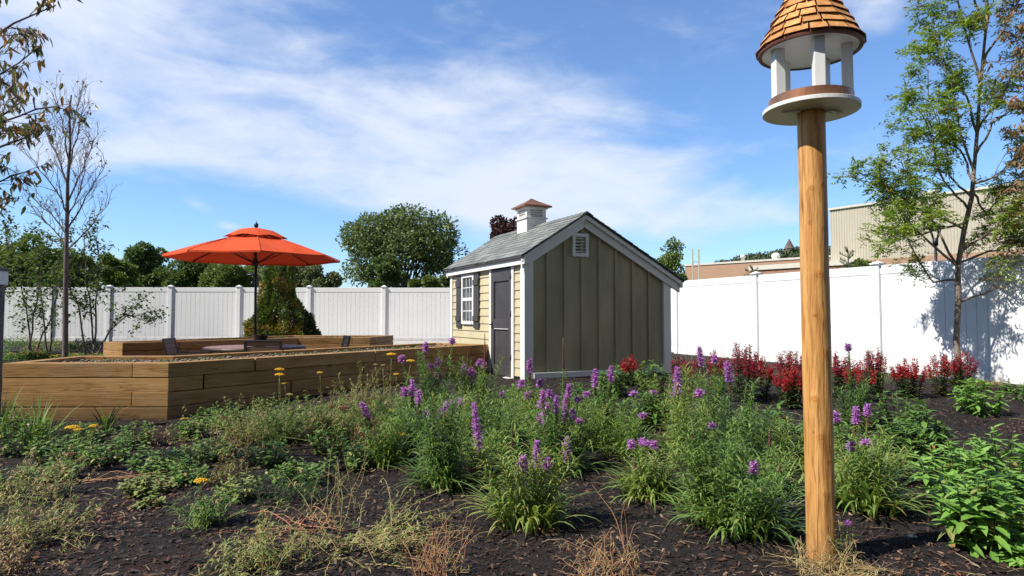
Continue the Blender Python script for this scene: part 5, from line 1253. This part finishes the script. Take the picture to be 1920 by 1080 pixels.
# multi-stemmed saplings in the far border
M['birch'] = leafmat('sapling_leaf', [(.07, .13, .025), (.12, .19, .04), (.18, .25, .06), (.05, .09, .02), (.10, .10, .04)], .5, .4)
def sapling(label, D, stems, seed, leafp=.9, tw=14, ls=.085):
    rng = random.Random(seed); x0, y0 = stems[0][0]; B = at(x0, y0, D); B.z = g(B.x, B.y); t_ = thing('sapling', label, 'tree', tuple(B), 'multi-stemmed saplings by the far fence'); tr = MB(); tips = []
    for st in stems:
        pts = [at(x, y, D+rng.uniform(-.1, .1)) for x, y in st]; pts[0].z = g(pts[0].x, pts[0].y)-.05; pth = []
        for a, b in zip(pts, pts[1:]): pth += wob(rng, a, b, 3, .03)[:-1]
        pth.append(pts[-1]); limb(tr, pth, .022, .006, 6); twiggy(tr, pth, rng, tw, .75, .006, tips, .25, 3, .22)
    tr.build('trunk', M['bark_dark'], t_); lf = MB()
    for p, d in tips:
        for q in range(3):
            if rng.random() < leafp: lf.leaf(p+V((rng.gauss(0, .05), rng.gauss(0, .05), rng.gauss(0, .05))), (rng.gauss(0, 1), rng.gauss(0, 1), -.4), (0, 0, 1), ls*rng.uniform(.7, 1.2), ls*.6)
    lf.build('crown', M['birch'], t_)
sapling('leaning three-stemmed sapling next to the far bed, one branch reaching over it', 13.6, [[(172, 660), (180, 590), (186, 520), (180, 440)], [(166, 660), (150, 590), (130, 530), (118, 450)], [(178, 662), (172, 600), (160, 530), (158, 440)], [(176, 650), (205, 620), (240, 590), (265, 600)]], 51, .75)
sapling('sapling with forked stems between the garden lamp and the bare tree', 14.2, [[(58, 655), (52, 600), (40, 540), (20, 450)], [(60, 655), (62, 590), (75, 520), (90, 440)], [(62, 650), (95, 600), (100, 520)]], 52, .8)
sapling('leafy sapling cut by the frame edge above the garden lamp', 13.2, [[(-20, 655), (0, 560), (15, 480), (10, 420)], [(-25, 655), (-20, 560), (-35, 460)]], 53, .85)
sapling('thin leafy sapling close to the fence behind the bare tree', 15.5, [[(92, 650), (100, 580), (120, 500), (125, 430)], [(90, 650), (80, 580), (60, 480)]], 54, .9, 10)

# trees whose trunks stand outside the frame, their branches hang in
M['plum'] = leafmat('long_drooping_leaf', [(.18, .21, .10), (.20, .20, .12), (.28, .14, .12), (.18, .25, .08), (.45, .17, .10)], .4, .4)
M['rusty'] = leafmat('rusty_leaf', [(.30, .17, .09), (.38, .22, .12), (.22, .2, .08), (.32, .12, .07), (.16, .2, .06)], .5, .35)
def overhang(label, trunk, limbs, seed, mat, L=.085, W_=.028, r0=.05, tw=10, tl=.34, dens=.85):
    rng = random.Random(seed); tr = MB(); tips = []; B = trunk[0]; t_ = thing('overhanging_tree', label, 'tree', tuple(B))
    limb(tr, trunk, r0, r0*.5, 10)
    for f_, mid, end in limbs:
        a, _ = on(trunk, f_); pth = wob(rng, a, mid, 4, .03)+wob(rng, mid, end, 5, .03)[1:]; limb(tr, pth, r0*.36, r0*.07, 6); twiggy(tr, pth, rng, tw, tl, .0035, tips, .15, 3, .35)
    tr.build('trunk', M['bark_dark'], t_); lf = MB()
    for p, d in tips:
        for q in range(2):
            if rng.random() < dens: lf.leaf(p+V((rng.gauss(0, .012), rng.gauss(0, .012), 0)), (rng.gauss(.1, .45), rng.gauss(0, .45), -.75), (rng.gauss(0, 1), rng.gauss(0, 1), .2), L*rng.uniform(.65, 1.15), W_, 0, .5, .25)
    lf.build('crown', M[mat], t_)
D = 4.3; X0 = -4.55; zb = g(X0, D)
overhang('tree beyond the frame edge whose drooping dark and reddish leaves hang in at the top', [V((X0, D, zb-.1)), V((X0+.03, D, 1.2)), V((X0-.02, D, 2.2)), V((X0+.04, D+.05, 3.4))],
  [(.5, at(-90, 300, D), at(40, 190, D-.1)), (.45, at(-120, 380, D), at(55, 320, D)), (.4, at(-120, 400, D+.2), at(30, 372, D+.2)), (.6, at(-80, 200, D), at(70, 90, D+.1)), (.65, at(-80, 100, D), at(105, 10, D)), (.55, at(-60, 260, D-.2), at(110, 200, D-.2)), (.5, at(-40, 290, D), at(85, 235, D+.1)), (.75, at(-60, 20, D), at(60, -60, D)), (.6, at(-70, 160, D+.3), at(30, 60, D+.3)), (.5, at(-100, 260, D-.1), at(20, 250, D-.1))], 61, 'plum', .080, .024, dens=.36)
D = 6.2; X0 = 6.0; zb = g(X0, D)
overhang('tree beyond the frame edge with rusty drooping leaves in front of the slender tree', [V((X0, D, zb-.1)), V((X0, D, 1.5)), V((X0+.05, D, 3.0)), V((X0, D, 4.3))],
  [(.6, at(2010, 250, D), at(1925, 150, D)), (.55, at(2010, 330, D), at(1930, 290, D)), (.7, at(2000, 150, D), at(1895, 60, D)), (.8, at(2000, 60, D), at(1910, -20, D)), (.65, at(2000, 220, D+.3), at(1905, 200, D+.3)), (.5, at(2020, 350, D), at(1925, 350, D)), (.6, at(2020, 290, D-.3), at(1910, 240, D-.3)), (.75, at(2000, 100, D-.2), at(1880, 120, D-.2)), (.6, at(2010, 300, D), at(1900, 310, D))], 62, 'rusty', .075, .022, dens=.6)

# cone-shaped evergreen behind the table
def cone(name, label, D, px, py, yt, wpx, n, seed, mats, cat='shrub', lobes=()):
    rng = random.Random(seed); B = at(px, py, D); B.z = g0(B.x, B.y); k = D/1200; H = at(px, yt, D).z-B.z; t_ = thing(name, label, cat, tuple(B)); lf = MB()
    tr = MB(); limb(tr, [B-V((0, 0, .1)), B+V((0, 0, H*.9))], .05, .01, 6); tr.build('trunk', M['bark_dark'], t_)
    cols = [(0, 0, H, wpx*k/2, 1)]+[(dx*k, dy, h_*k, w_*k/2, 2) for dx, dy, h_, w_ in lobes]
    for cx, cy, hh, rr_, m_ in cols:
        for i in range(int(n*(hh/H)*(rr_/(wpx*k/2)))):
            f_ = 1-math.sqrt(rng.random())*.98 if rng.random() < .8 else rng.random(); a = rng.uniform(0, 6.28); prof_ = (1-f_)**.55*(.88+.12*math.sin(f_*9))
            lump = 1+.62*noise.noise(V((math.cos(a)*2.2, math.sin(a)*2.2, f_*6+seed))); r = rr_*prof_*lump*(rng.uniform(.55, 1)**.4)
            p = B+V((cx+r*math.cos(a), cy+r*math.sin(a), f_*hh)); d = V((math.cos(a), math.sin(a), rng.uniform(.1, 1.3)))+V((rng.gauss(0, .4), rng.gauss(0, .4), rng.gauss(0, .4)))
            tone = noise.noise(V((p.x*2.4, p.y*2.4, p.z*2.4+seed))); mi = 1 if (tone > .12 and m_ == 1 and rng.random() < .7) else (0 if m_ == 1 else 2)
            lf.dia(p, d, (rng.gauss(0, 1), rng.gauss(0, 1), 1), .11, .05, mi)
    lf.build('foliage', [M[m] for m in mats], t_)
M['arbor'] = leafmat('evergreen_spray', [(.09, .14, .035), (.13, .19, .045), (.18, .24, .06), (.06, .10, .025)], .6, .2)
M['arbor_gold'] = leafmat('golden_spray', [(.34, .32, .07), (.42, .27, .06), (.26, .30, .06), (.46, .25, .07)], .6, .25)
M['arbor_dark'] = leafmat('dark_evergreen_spray', [(.02, .04, .012), (.035, .06, .018), (.05, .08, .025)], .6, .15)
cone('evergreen_shrub', 'cone-shaped evergreen flecked with gold and orange behind the umbrella pole', 18.6, 524, 632, 484, 118, 15000, 71, ['arbor', 'arbor_gold', 'arbor_dark'], lobes=((46, .1, 62, 66), (-36, .2, 84, 50)))

# ---------------------------------------------------------------- border of flowers in front of the far fence
rng = random.Random(81); c0 = at(90, 650, 15)
for i, (px, py, D, wd, h_, mt, fl_, lb) in enumerate([(30, 640, 16.5, 1.3, .45, 'low', None, 'dark green border shrub by the fence near the garden lamp'), (100, 640, 16.2, 1.3, .38, 'greyg', 'white_fl', 'grey-green border mound dotted with white flowers behind the bare tree'), (165, 642, 16, .9, .4, 'lia_dark', None, 'dark border shrub against the end of the farther bed'),
      (40, 662, 13.6, 1.0, .22, 'low', 'yellow', 'low border plants with yellow blooms near the garden lamp'), (75, 655, 13.8, .8, .22, 'low', 'red', 'low border plants with red-orange blooms beside the yellow ones'), (140, 660, 13.4, .9, .20, 'low', 'yellow', 'low yellow-flowered border plants next to the bare tree trunk'), (190, 655, 13.0, .6, .22, 'greyg', None, 'small grey-green border plant between the beds'),
      (-60, 650, 14.5, 1.6, .3, 'low', 'white_fl', 'border plants with white flowers past the garden lamp')]):
    rr = random.Random(500+i); B = at(px, py, D); B.z = g0(B.x, B.y); t_ = thing('border_plant', lb, 'plant', tuple(B), 'border plants by the far fence'); lf = MB(); fb = MB()
    for q in range(1500):
        a = rr.uniform(0, 6.28); r = wd/2*math.sqrt(rr.random()); hh = h_*(1-(r/(wd/2))**2*.6)*rr.random()**.5*(1+.4*noise.noise(V((r*math.cos(a)*3, r*math.sin(a)*3, i))))
        p = B+V((r*math.cos(a), r*math.sin(a), hh)); lf.leaf(p, (rr.gauss(0, 1), rr.gauss(0, 1), .4), (0, 0, 1), .06, .028)
        if fl_ and q < 60:
            p.z = B.z+hh*.3+h_*.75
            for z_ in range(6): fb.dia(p, (math.cos(z_*1.05), math.sin(z_*1.05), .2), (0, 0, 1), .032, .022)
    lf.build('foliage', M[mt], t_)
    if fl_: fb.build('flowers', M[fl_], t_)

# ---------------------------------------------------------------- trees beyond the fence
def bigtree(name, label, D, px, top, halfw, bottom, n, seed, mat, size=.3, lumps=26, group='trees beyond the fence', hollow=.0, trunkpx=.0, flat=1.0, limbs=7, crown_in=.35):
    rng = random.Random(seed); n = int(n*(1.25 if name == 'broad_tree' else 1.9)); lumps = int(lumps*1.4); k = D/1200; cx = at(px, 500, D).x; zt = 1+(592-top)*k; zb_ = 1+(592-bottom)*k; W2 = halfw*k; cz = (zt+zb_)/2; H2 = (zt-zb_)/2; gz = g0(cx, D)
    t_ = thing(name, label, 'tree', (cx, D, gz), group); tr = MB(); lf = MB(); B = V((cx+trunkpx*k, D, gz))
    fork = B+V((0, 0, max(.5, (zb_-gz)*.75+H2*.15))); limb(tr, [B-V((0, 0, .3)), fork], W2*.06, W2*.045, 8)
    L = []
    for i in range(lumps):
        # lump centres spread over the crown's shell and inside
        u = rng.uniform(-.85, 1); a = 2.4*i; s_ = math.sqrt(max(0, 1-u*u)); rr_ = rng.uniform(.62, .84) if rng.random() > crown_in else rng.uniform(.2, .6)
        c_ = V((cx+W2*rr_*s_*math.cos(a), D+W2*.8*rr_*s_*math.sin(a), cz+H2*rr_*u))
        if hollow and c_.z < cz-H2*.2 and abs(c_.x-cx) < W2*hollow: continue
        L.append((c_, rng.uniform(.20, .36)*min(W2, H2*1.3)))
    for i, (c_, r) in enumerate(L[:limbs*2]): limb(tr, wob(rng, fork-V((0, 0, rng.uniform(0, .4))), c_, 5, .04, .03), W2*.022, W2*.006, 5)
    tr.build('trunk', M['bark_dark'], t_)
    tot = sum(r*r for _, r in L)
    for c_, r in L:
        for q in range(int(n*r*r/tot)):
            d = V((rng.gauss(0, 1), rng.gauss(0, 1), rng.gauss(0, 1))).normalized()
            f_ = rng.uniform(.35, 1)**.45*(1+.25*noise.noise(d*2.3+c_)); p = c_+V((d.x*r, d.y*r, d.z*r*.85*flat))*f_
            lf.dia(p, d+V((rng.gauss(0, .7), rng.gauss(0, .7), rng.gauss(0, .7)-.2)), (rng.gauss(0, 1), rng.gauss(0, 1), 1), size*rng.uniform(.6, 1.2), size*.55)
    lf.build('crown', mat, t_); return t_
MG = leafmat('dark_maple_leaf', [(.065, .105, .035), (.09, .14, .045), (.125, .18, .058), (.075, .12, .038)], .5, .25, gain=1.35)
MGB = leafmat('airy_maple_leaf', [(.10, .14, .06), (.13, .18, .075), (.17, .22, .09), (.09, .125, .05)], .5, .3, gain=1.2)
MG2 = leafmat('mid_green_leaf', [(.10, .145, .045), (.14, .19, .058), (.18, .235, .07)], .55, .25, gain=1.3)
MG3 = leafmat('grey_green_leaf', [(.14, .17, .095), (.18, .205, .11), (.21, .235, .13)], .6, .2, gain=1.2)
MG4 = leafmat('light_green_leaf', [(.11, .17, .04), (.15, .21, .05), (.19, .26, .07)], .55, .3, gain=1.2)
MP = leafmat('copper_beech_leaf', [(.06, .022, .03), (.09, .035, .04), (.12, .05, .05), (.05, .035, .022)], .5, .2)
bigtree('broad_tree', 'broad rounded deciduous tree, the largest beyond the fence, sky showing between its limbs', 60, 754, 388, 126, 554, 18000, 91, MGB, .33, 50, hollow=.36, limbs=12, crown_in=.2)
bigtree('round_tree', 'small dense dark tree standing under the big rounded tree', 52, 722, 470, 36, 560, 5000, 92, MG, .26, 12)
bigtree('round_tree', 'low bushy tree beside the small dense one, near the shed roof', 50, 800, 520, 34, 566, 3000, 93, MG2, .24, 9)
bigtree('round_tree', 'small bushy tree peeping over the fence between the big tree and the shed', 56, 846, 500, 30, 560, 3500, 94, MG, .26, 10)
bigtree('purple_tree', 'dark purple-leaved tree rising behind the cupola', 48, 955, 392, 50, 520, 7000, 95, MP, .25, 22)
bigtree('hedgerow_tree', 'tall dark tree right behind the umbrella canopy edge, near side of the row', 66, 280, 455, 52, 560, 7500, 96, MG, .32, 18)
bigtree('hedgerow_tree', 'light green tree at the start of the far row, behind the saplings', 60, 215, 470, 40, 560, 4500, 97, MG4, .3, 14)
bigtree('hedgerow_tree', 'very dark tree under the shaded side of the umbrella', 64, 355, 478, 52, 560, 6500, 98, MG, .3, 16)
bigtree('hedgerow_tree', 'olive green tree left of the umbrella pole', 62, 430, 490, 54, 565, 6500, 99, MG2, .3, 16)
bigtree('hedgerow_tree', 'grey-green tree behind the tip of the evergreen', 74, 545, 482, 60, 565, 6500, 100, MG3, .34, 16)
bigtree('hedgerow_tree', 'pale grey-green tree between the evergreen and the big rounded tree', 70, 605, 488, 36, 565, 4000, 101, MG3, .32, 12)
bigtree('hedgerow_tree', 'mid green tree over the fence behind the leafy saplings', 56, 130, 470, 56, 560, 6000, 102, MG2, .3, 16)
bigtree('hedgerow_tree', 'light green tree above the fence at the frame edge', 50, 45, 440, 60, 560, 6000, 103, MG4, .3, 16)
bigtree('hedgerow_tree', 'mid green tree past the frame edge behind the garden lamp', 54, -50, 450, 60, 560, 5000, 104, MG2, .3, 14)
bigtree('hedgerow_tree', 'dim far tree filling the gap under the umbrella canopy', 90, 395, 486, 60, 560, 5000, 114, MG3, .42, 16)
bigtree('hedgerow_tree', 'dim far tree filling the gap beside the evergreen', 92, 500, 492, 60, 560, 5000, 115, MG2, .42, 16)
bigtree('hedgerow_tree', 'dim far tree behind the light green one at the start of the row', 90, 240, 476, 60, 560, 5000, 116, MG3, .42, 16)
bigtree('birch_tree', 'airy pale-barked tree beyond the shed eave', 34, 1258, 445, 32, 540, 1300, 105, MG4, .15, 16, trunkpx=0, crown_in=.5)
bigtree('round_tree', 'dark green tree low behind the airy pale one', 50, 1255, 505, 34, 560, 4000, 106, MG, .26, 12)
bigtree('round_tree', 'bushy shrub-like tree peeping over the fence below the tan warehouse wall', 22, 1612, 487, 26, 530, 2200, 107, MG2, .12, 12, trunkpx=0)
def pine(label, D, px, yt, seed):
    rng = random.Random(seed); B = at(px, 560, D); B.z = g0(B.x, B.y); H = at(px, yt, D).z-B.z; t_ = thing('pine_tree', label, 'tree', tuple(B)); tr = MB(); limb(tr, [B, B+V((0, 0, H))], .05, .01, 6); lf = MB()
    for i in range(34):
        f_ = .35+.65*i/34; p = B+V((0, 0, H*f_)); a = i*2.4; L = (1-f_)*.9+.12; e = p+V((math.cos(a)*L, math.sin(a)*L, L*.5)); limb(tr, [p, e], .012, .004, 4)
        for q in range(44): lf.blade(p.lerp(e, rng.uniform(.2, 1)), rng.uniform(0, 6.28), .09, .012, rng.uniform(.1, 1.4), .3, 2)
    tr.build('trunk', M['bark_dark'], t_); lf.build('crown', MG, t_)
pine('tip of a small pine showing above the fence post past the shed', 17.5, 1412, 502, 111)
pine('tip of a small pine over the fence in front of the tan warehouse wall', 16, 1592, 468, 112)
pine('tip of a small pine behind the slender tree trunk', 16, 1815, 460, 113)

# ---------------------------------------------------------------- street lamps beyond the fence
def lamp(label, D, px, yt, wpx):
    B = at(px, 560, D); B.z = 0; k = D/1200; zt = at(px, yt, D).z; t_ = thing('street_lamp', label, 'street lamp', tuple(B), 'disc-topped street lamps'); r = wpx*k/2; mb = MB()
    mb.tube([B, V((B.x, B.y, zt-r*2.2))], r*.13, 10); mb.build('pole', M['black'], t_)
    mb = MB(); mb.lathe((B.x, B.y, zt-r*.5), [(r*.7, 0), (r, .0), (r*.95, r*.16), (r*.3, r*.4), (.02, r*.5)], 24); mb.build('cap', M['black'], t_)
    mb = MB(); mb.lathe((B.x, B.y, zt-r*2.2), [(r*.24, 0), (r*.26, r*.7), (r*.15, r*.72)], 16)
    for a in range(4): mb.tube([V((B.x+.2*r*math.cos(a*1.57), B.y+.2*r*math.sin(a*1.57), zt-r*1.6)), V((B.x+.62*r*math.cos(a*1.57), B.y+.62*r*math.sin(a*1.57), zt-r*.48))], r*.05, 6)
    mb.build('bracket', M['black'], t_)
lamp('black disc-topped lamp seen through the branches of the slender tree', 24, 1757, 419, 38)
lamp('black disc-topped lamp behind the umbrella pole', 32, 473, 511, 23)

# ---------------------------------------------------------------- buildings
M['brickfar'] = paint('tan_brick', (.40, .23, .15), .85, .12, .5, .1)
M['brickred'] = None
def brick(name, c1, c2, sc):
    m, t, b, o = nt(name); tc = t.nodes.new('ShaderNodeTexCoord'); br = t.nodes.new('ShaderNodeTexBrick'); setin(br, 'Color1', (*c1, 1)); setin(br, 'Color2', (*c2, 1)); setin(br, 'Mortar', (.36, .27, .22, 1)); setin(br, 'Scale', sc); setin(br, 'Brick Width', .6); setin(br, 'Row Height', .22); setin(br, 'Mortar Size', .02)
    mp = t.nodes.new('ShaderNodeMapping'); setin(mp, 'Rotation', (R(90), 0, 0)); t.links.new(tc.outputs['Object'], mp.inputs[0]); t.links.new(mp.outputs[0], br.inputs[0]); t.links.new(br.outputs[0], b.inputs['Base Color']); setin(b, 'Roughness', .9); return m
M['brickred'] = brick('red_brown_brick', (.36, .18, .12), (.30, .15, .10), 1.0)
M['brickfar'] = brick('tan_brown_brick', (.44, .26, .165), (.40, .235, .15), 1.0)
M['metal'] = paint('tan_metal_siding', (.50, .45, .36), .6, .05, .3, 0)
M['coping'] = paint('pale_coping', (.62, .58, .50), .7, .05, 2, 0)
def bld(name, label, P0, P1, depth, zt):
    P0 = V((*P0, 0)); P1 = V((*P1, 0)); d = (P1-P0).normalized(); nrm = V((-d.y, d.x, 0))
    t_ = local_thing(name, label, 'building', (P0.x, P0.y, 0), math.atan2(d.y, d.x)); return t_, (P1-P0).length
t_, L = bld('warehouse', 'large tan corrugated warehouse with brown brick base behind the slender tree', (29.9, 60), (44, 40), 30, 11)
mb = MB(); mb.box2((0, 0, -.5), (L, 30, 6.0)); mb.build('brick_base', M['brickfar'], t_)
mb = MB(); mb.box2((.05, .12, 6.0), (L-.05, 29.9, 10.95)); n = int(L/.24)
for i in range(n): x = i*.24; mb.extr([(x+.02, .12, 6.02), (x+.06, .085, 6.02), (x+.14, .085, 6.02), (x+.18, .12, 6.02)], (0, 0, 4.9))
mb.build('metal_siding', M['metal'], t_)
mb = MB(); mb.box2((-.05, -.06, 10.93), (L+.05, 30.05, 11.12)); mb.build('roof_edge', M['coping'], t_)
mb = MB(); mb.box2((L*.30, 1.2, 11.12), (L*.30+1.2, 2.4, 11.65)); mb.build('roof_unit', M['coping'], t_)
t_, L = bld('brick_building', 'long low brown brick building with pale roof edge beyond the fence', (21.7, 80), (36, 65.5), 20, 7.3)
mb = MB(); mb.box2((0, 0, -.5), (L, 20, 7.2)); mb.build('wall', M['brickfar'], t_)
mb = MB(); mb.box2((-.1, -.1, 7.2), (L+.1, 20.1, 7.42)); mb.build('roof_edge', M['coping'], t_)
mb = MB(); mb.lathe((L*.53, 1.5, 7.42), [(.4, 0), (.4, .25)], 16); mb.ball((L*.53, 1.5, 7.85), .5, 0, .8, 12, 8); mb.build('roof_vent', M['white'], t_)
mb = MB(); mb.lathe((L*.335, 1.5, 7.42), [(.22, 0), (.22, .5), (.32, .5), (.3, .75), (.05, .85)], 12); mb.build('roof_vent', M['white'], t_)
t_, L = bld('brick_building', 'nearer low red-brown brick wing with a white band under its roof', (24.4, 65.3), (31.0, 57.5), 8, 6.0)
mb = MB(); mb.box2((0, 0, -.5), (L, 4, 5.62)); mb.build('wall', M['brickred'], t_)
mb = MB(); mb.box2((-.15, -.15, 5.62), (L+.15, 4.1, 6.08)); mb.build('roof_band', M['coping'], t_)
B = at(1305, 520, 62); t_ = thing('roof_ladder', 'pair of tall white ladder posts joined by a rung in front of the brick building', 'ladder', (B.x, B.y, 0))
for dx in (-.3, .3):
    mb = MB(); mb.box2((B.x+dx-.06, B.y-.05, 0), (B.x+dx+.06, B.y+.05, 7.5)); mb.build('rail', M['coping'], t_)
mb = MB()
for z in [1+i*.5 for i in range(8)]+[6.2]: mb.box2((B.x-.24, B.y-.03, z), (B.x+.24, B.y+.03, z+.06))
mb.build('rungs', M['coping'], t_)
for o_ in t_.children: pass

# ---------------------------------------------------------------- wooded hill and the stone tower on it
mb = MB(); nx_, ny_ = 60, 24
for j in range(ny_):
    for i in range(nx_):
        x = -150+i*14; y = 330+j*22; cx_ = 430 if False else x
        hx = 56/(1+math.exp(-(x-142)/42))*(1-sm(420, 620, x))
        mb.v.append(V((x, y, -1+hx*math.exp(-((y-560)/120)**2))))
for j in range(ny_-1):
    for i in range(nx_-1): mb.face([j*nx_+i, j*nx_+i+1, (j+1)*nx_+i+1, (j+1)*nx_+i], 0, True)
o = mb.build('hill', M['grassland']); o['kind'] = 'structure'
MH = leafmat('far_wood_leaf', [(.05, .075, .035), (.065, .095, .045), (.085, .115, .055)], .7, .1)
def hz2(x, y):
    hx = 56/(1+math.exp(-(x-142)/42))*(1-sm(420, 620, x)); return -1+hx*math.exp(-((y-560)/120)**2)
rng = random.Random(141); mb = MB()
for i in range(1300):
    y = rng.uniform(430, 590); x = rng.uniform(90, 480); z = hz2(x, y); r = rng.uniform(3.2, 6.2); c_ = V((x, y, z+r*.6))
    for q in range(70):
        d = V((rng.gauss(0, 1), rng.gauss(0, 1), abs(rng.gauss(0, 1))-.3)).normalized(); p = c_+d*r*(1+.2*noise.noise(d*2+c_)); mb.dia(p, d.cross(V((rng.gauss(0, 1), rng.gauss(0, 1), rng.gauss(0, 1))))+d*.3, d, 2.6, 1.9)
o = mb.build('forest', MH); o['kind'] = 'stuff'
M['stone'] = paint('grey_stone', (.16, .13, .11), .9, .2, .1, 0)
B = at(1480, 470, 545); zb_ = hz2(B.x, B.y); t_ = thing('stone_tower', 'pointed grey stone tower rising from the wooded hilltop', 'tower', (B.x, B.y, zb_)); zt = at(1480, 447, 545).z
mb = MB(); mb.lathe((B.x, B.y, zb_-1), [(5.4, 0), (4.4, zt-zb_-8)], 8, smooth=False); mb.build('tower_shaft', M['stone'], t_)
mb = MB(); mb.lathe((B.x, B.y, zt-9.0), [(4.9, 0), (.1, 9.0)], 8, smooth=False); mb.build('spire', M['stone'], t_)
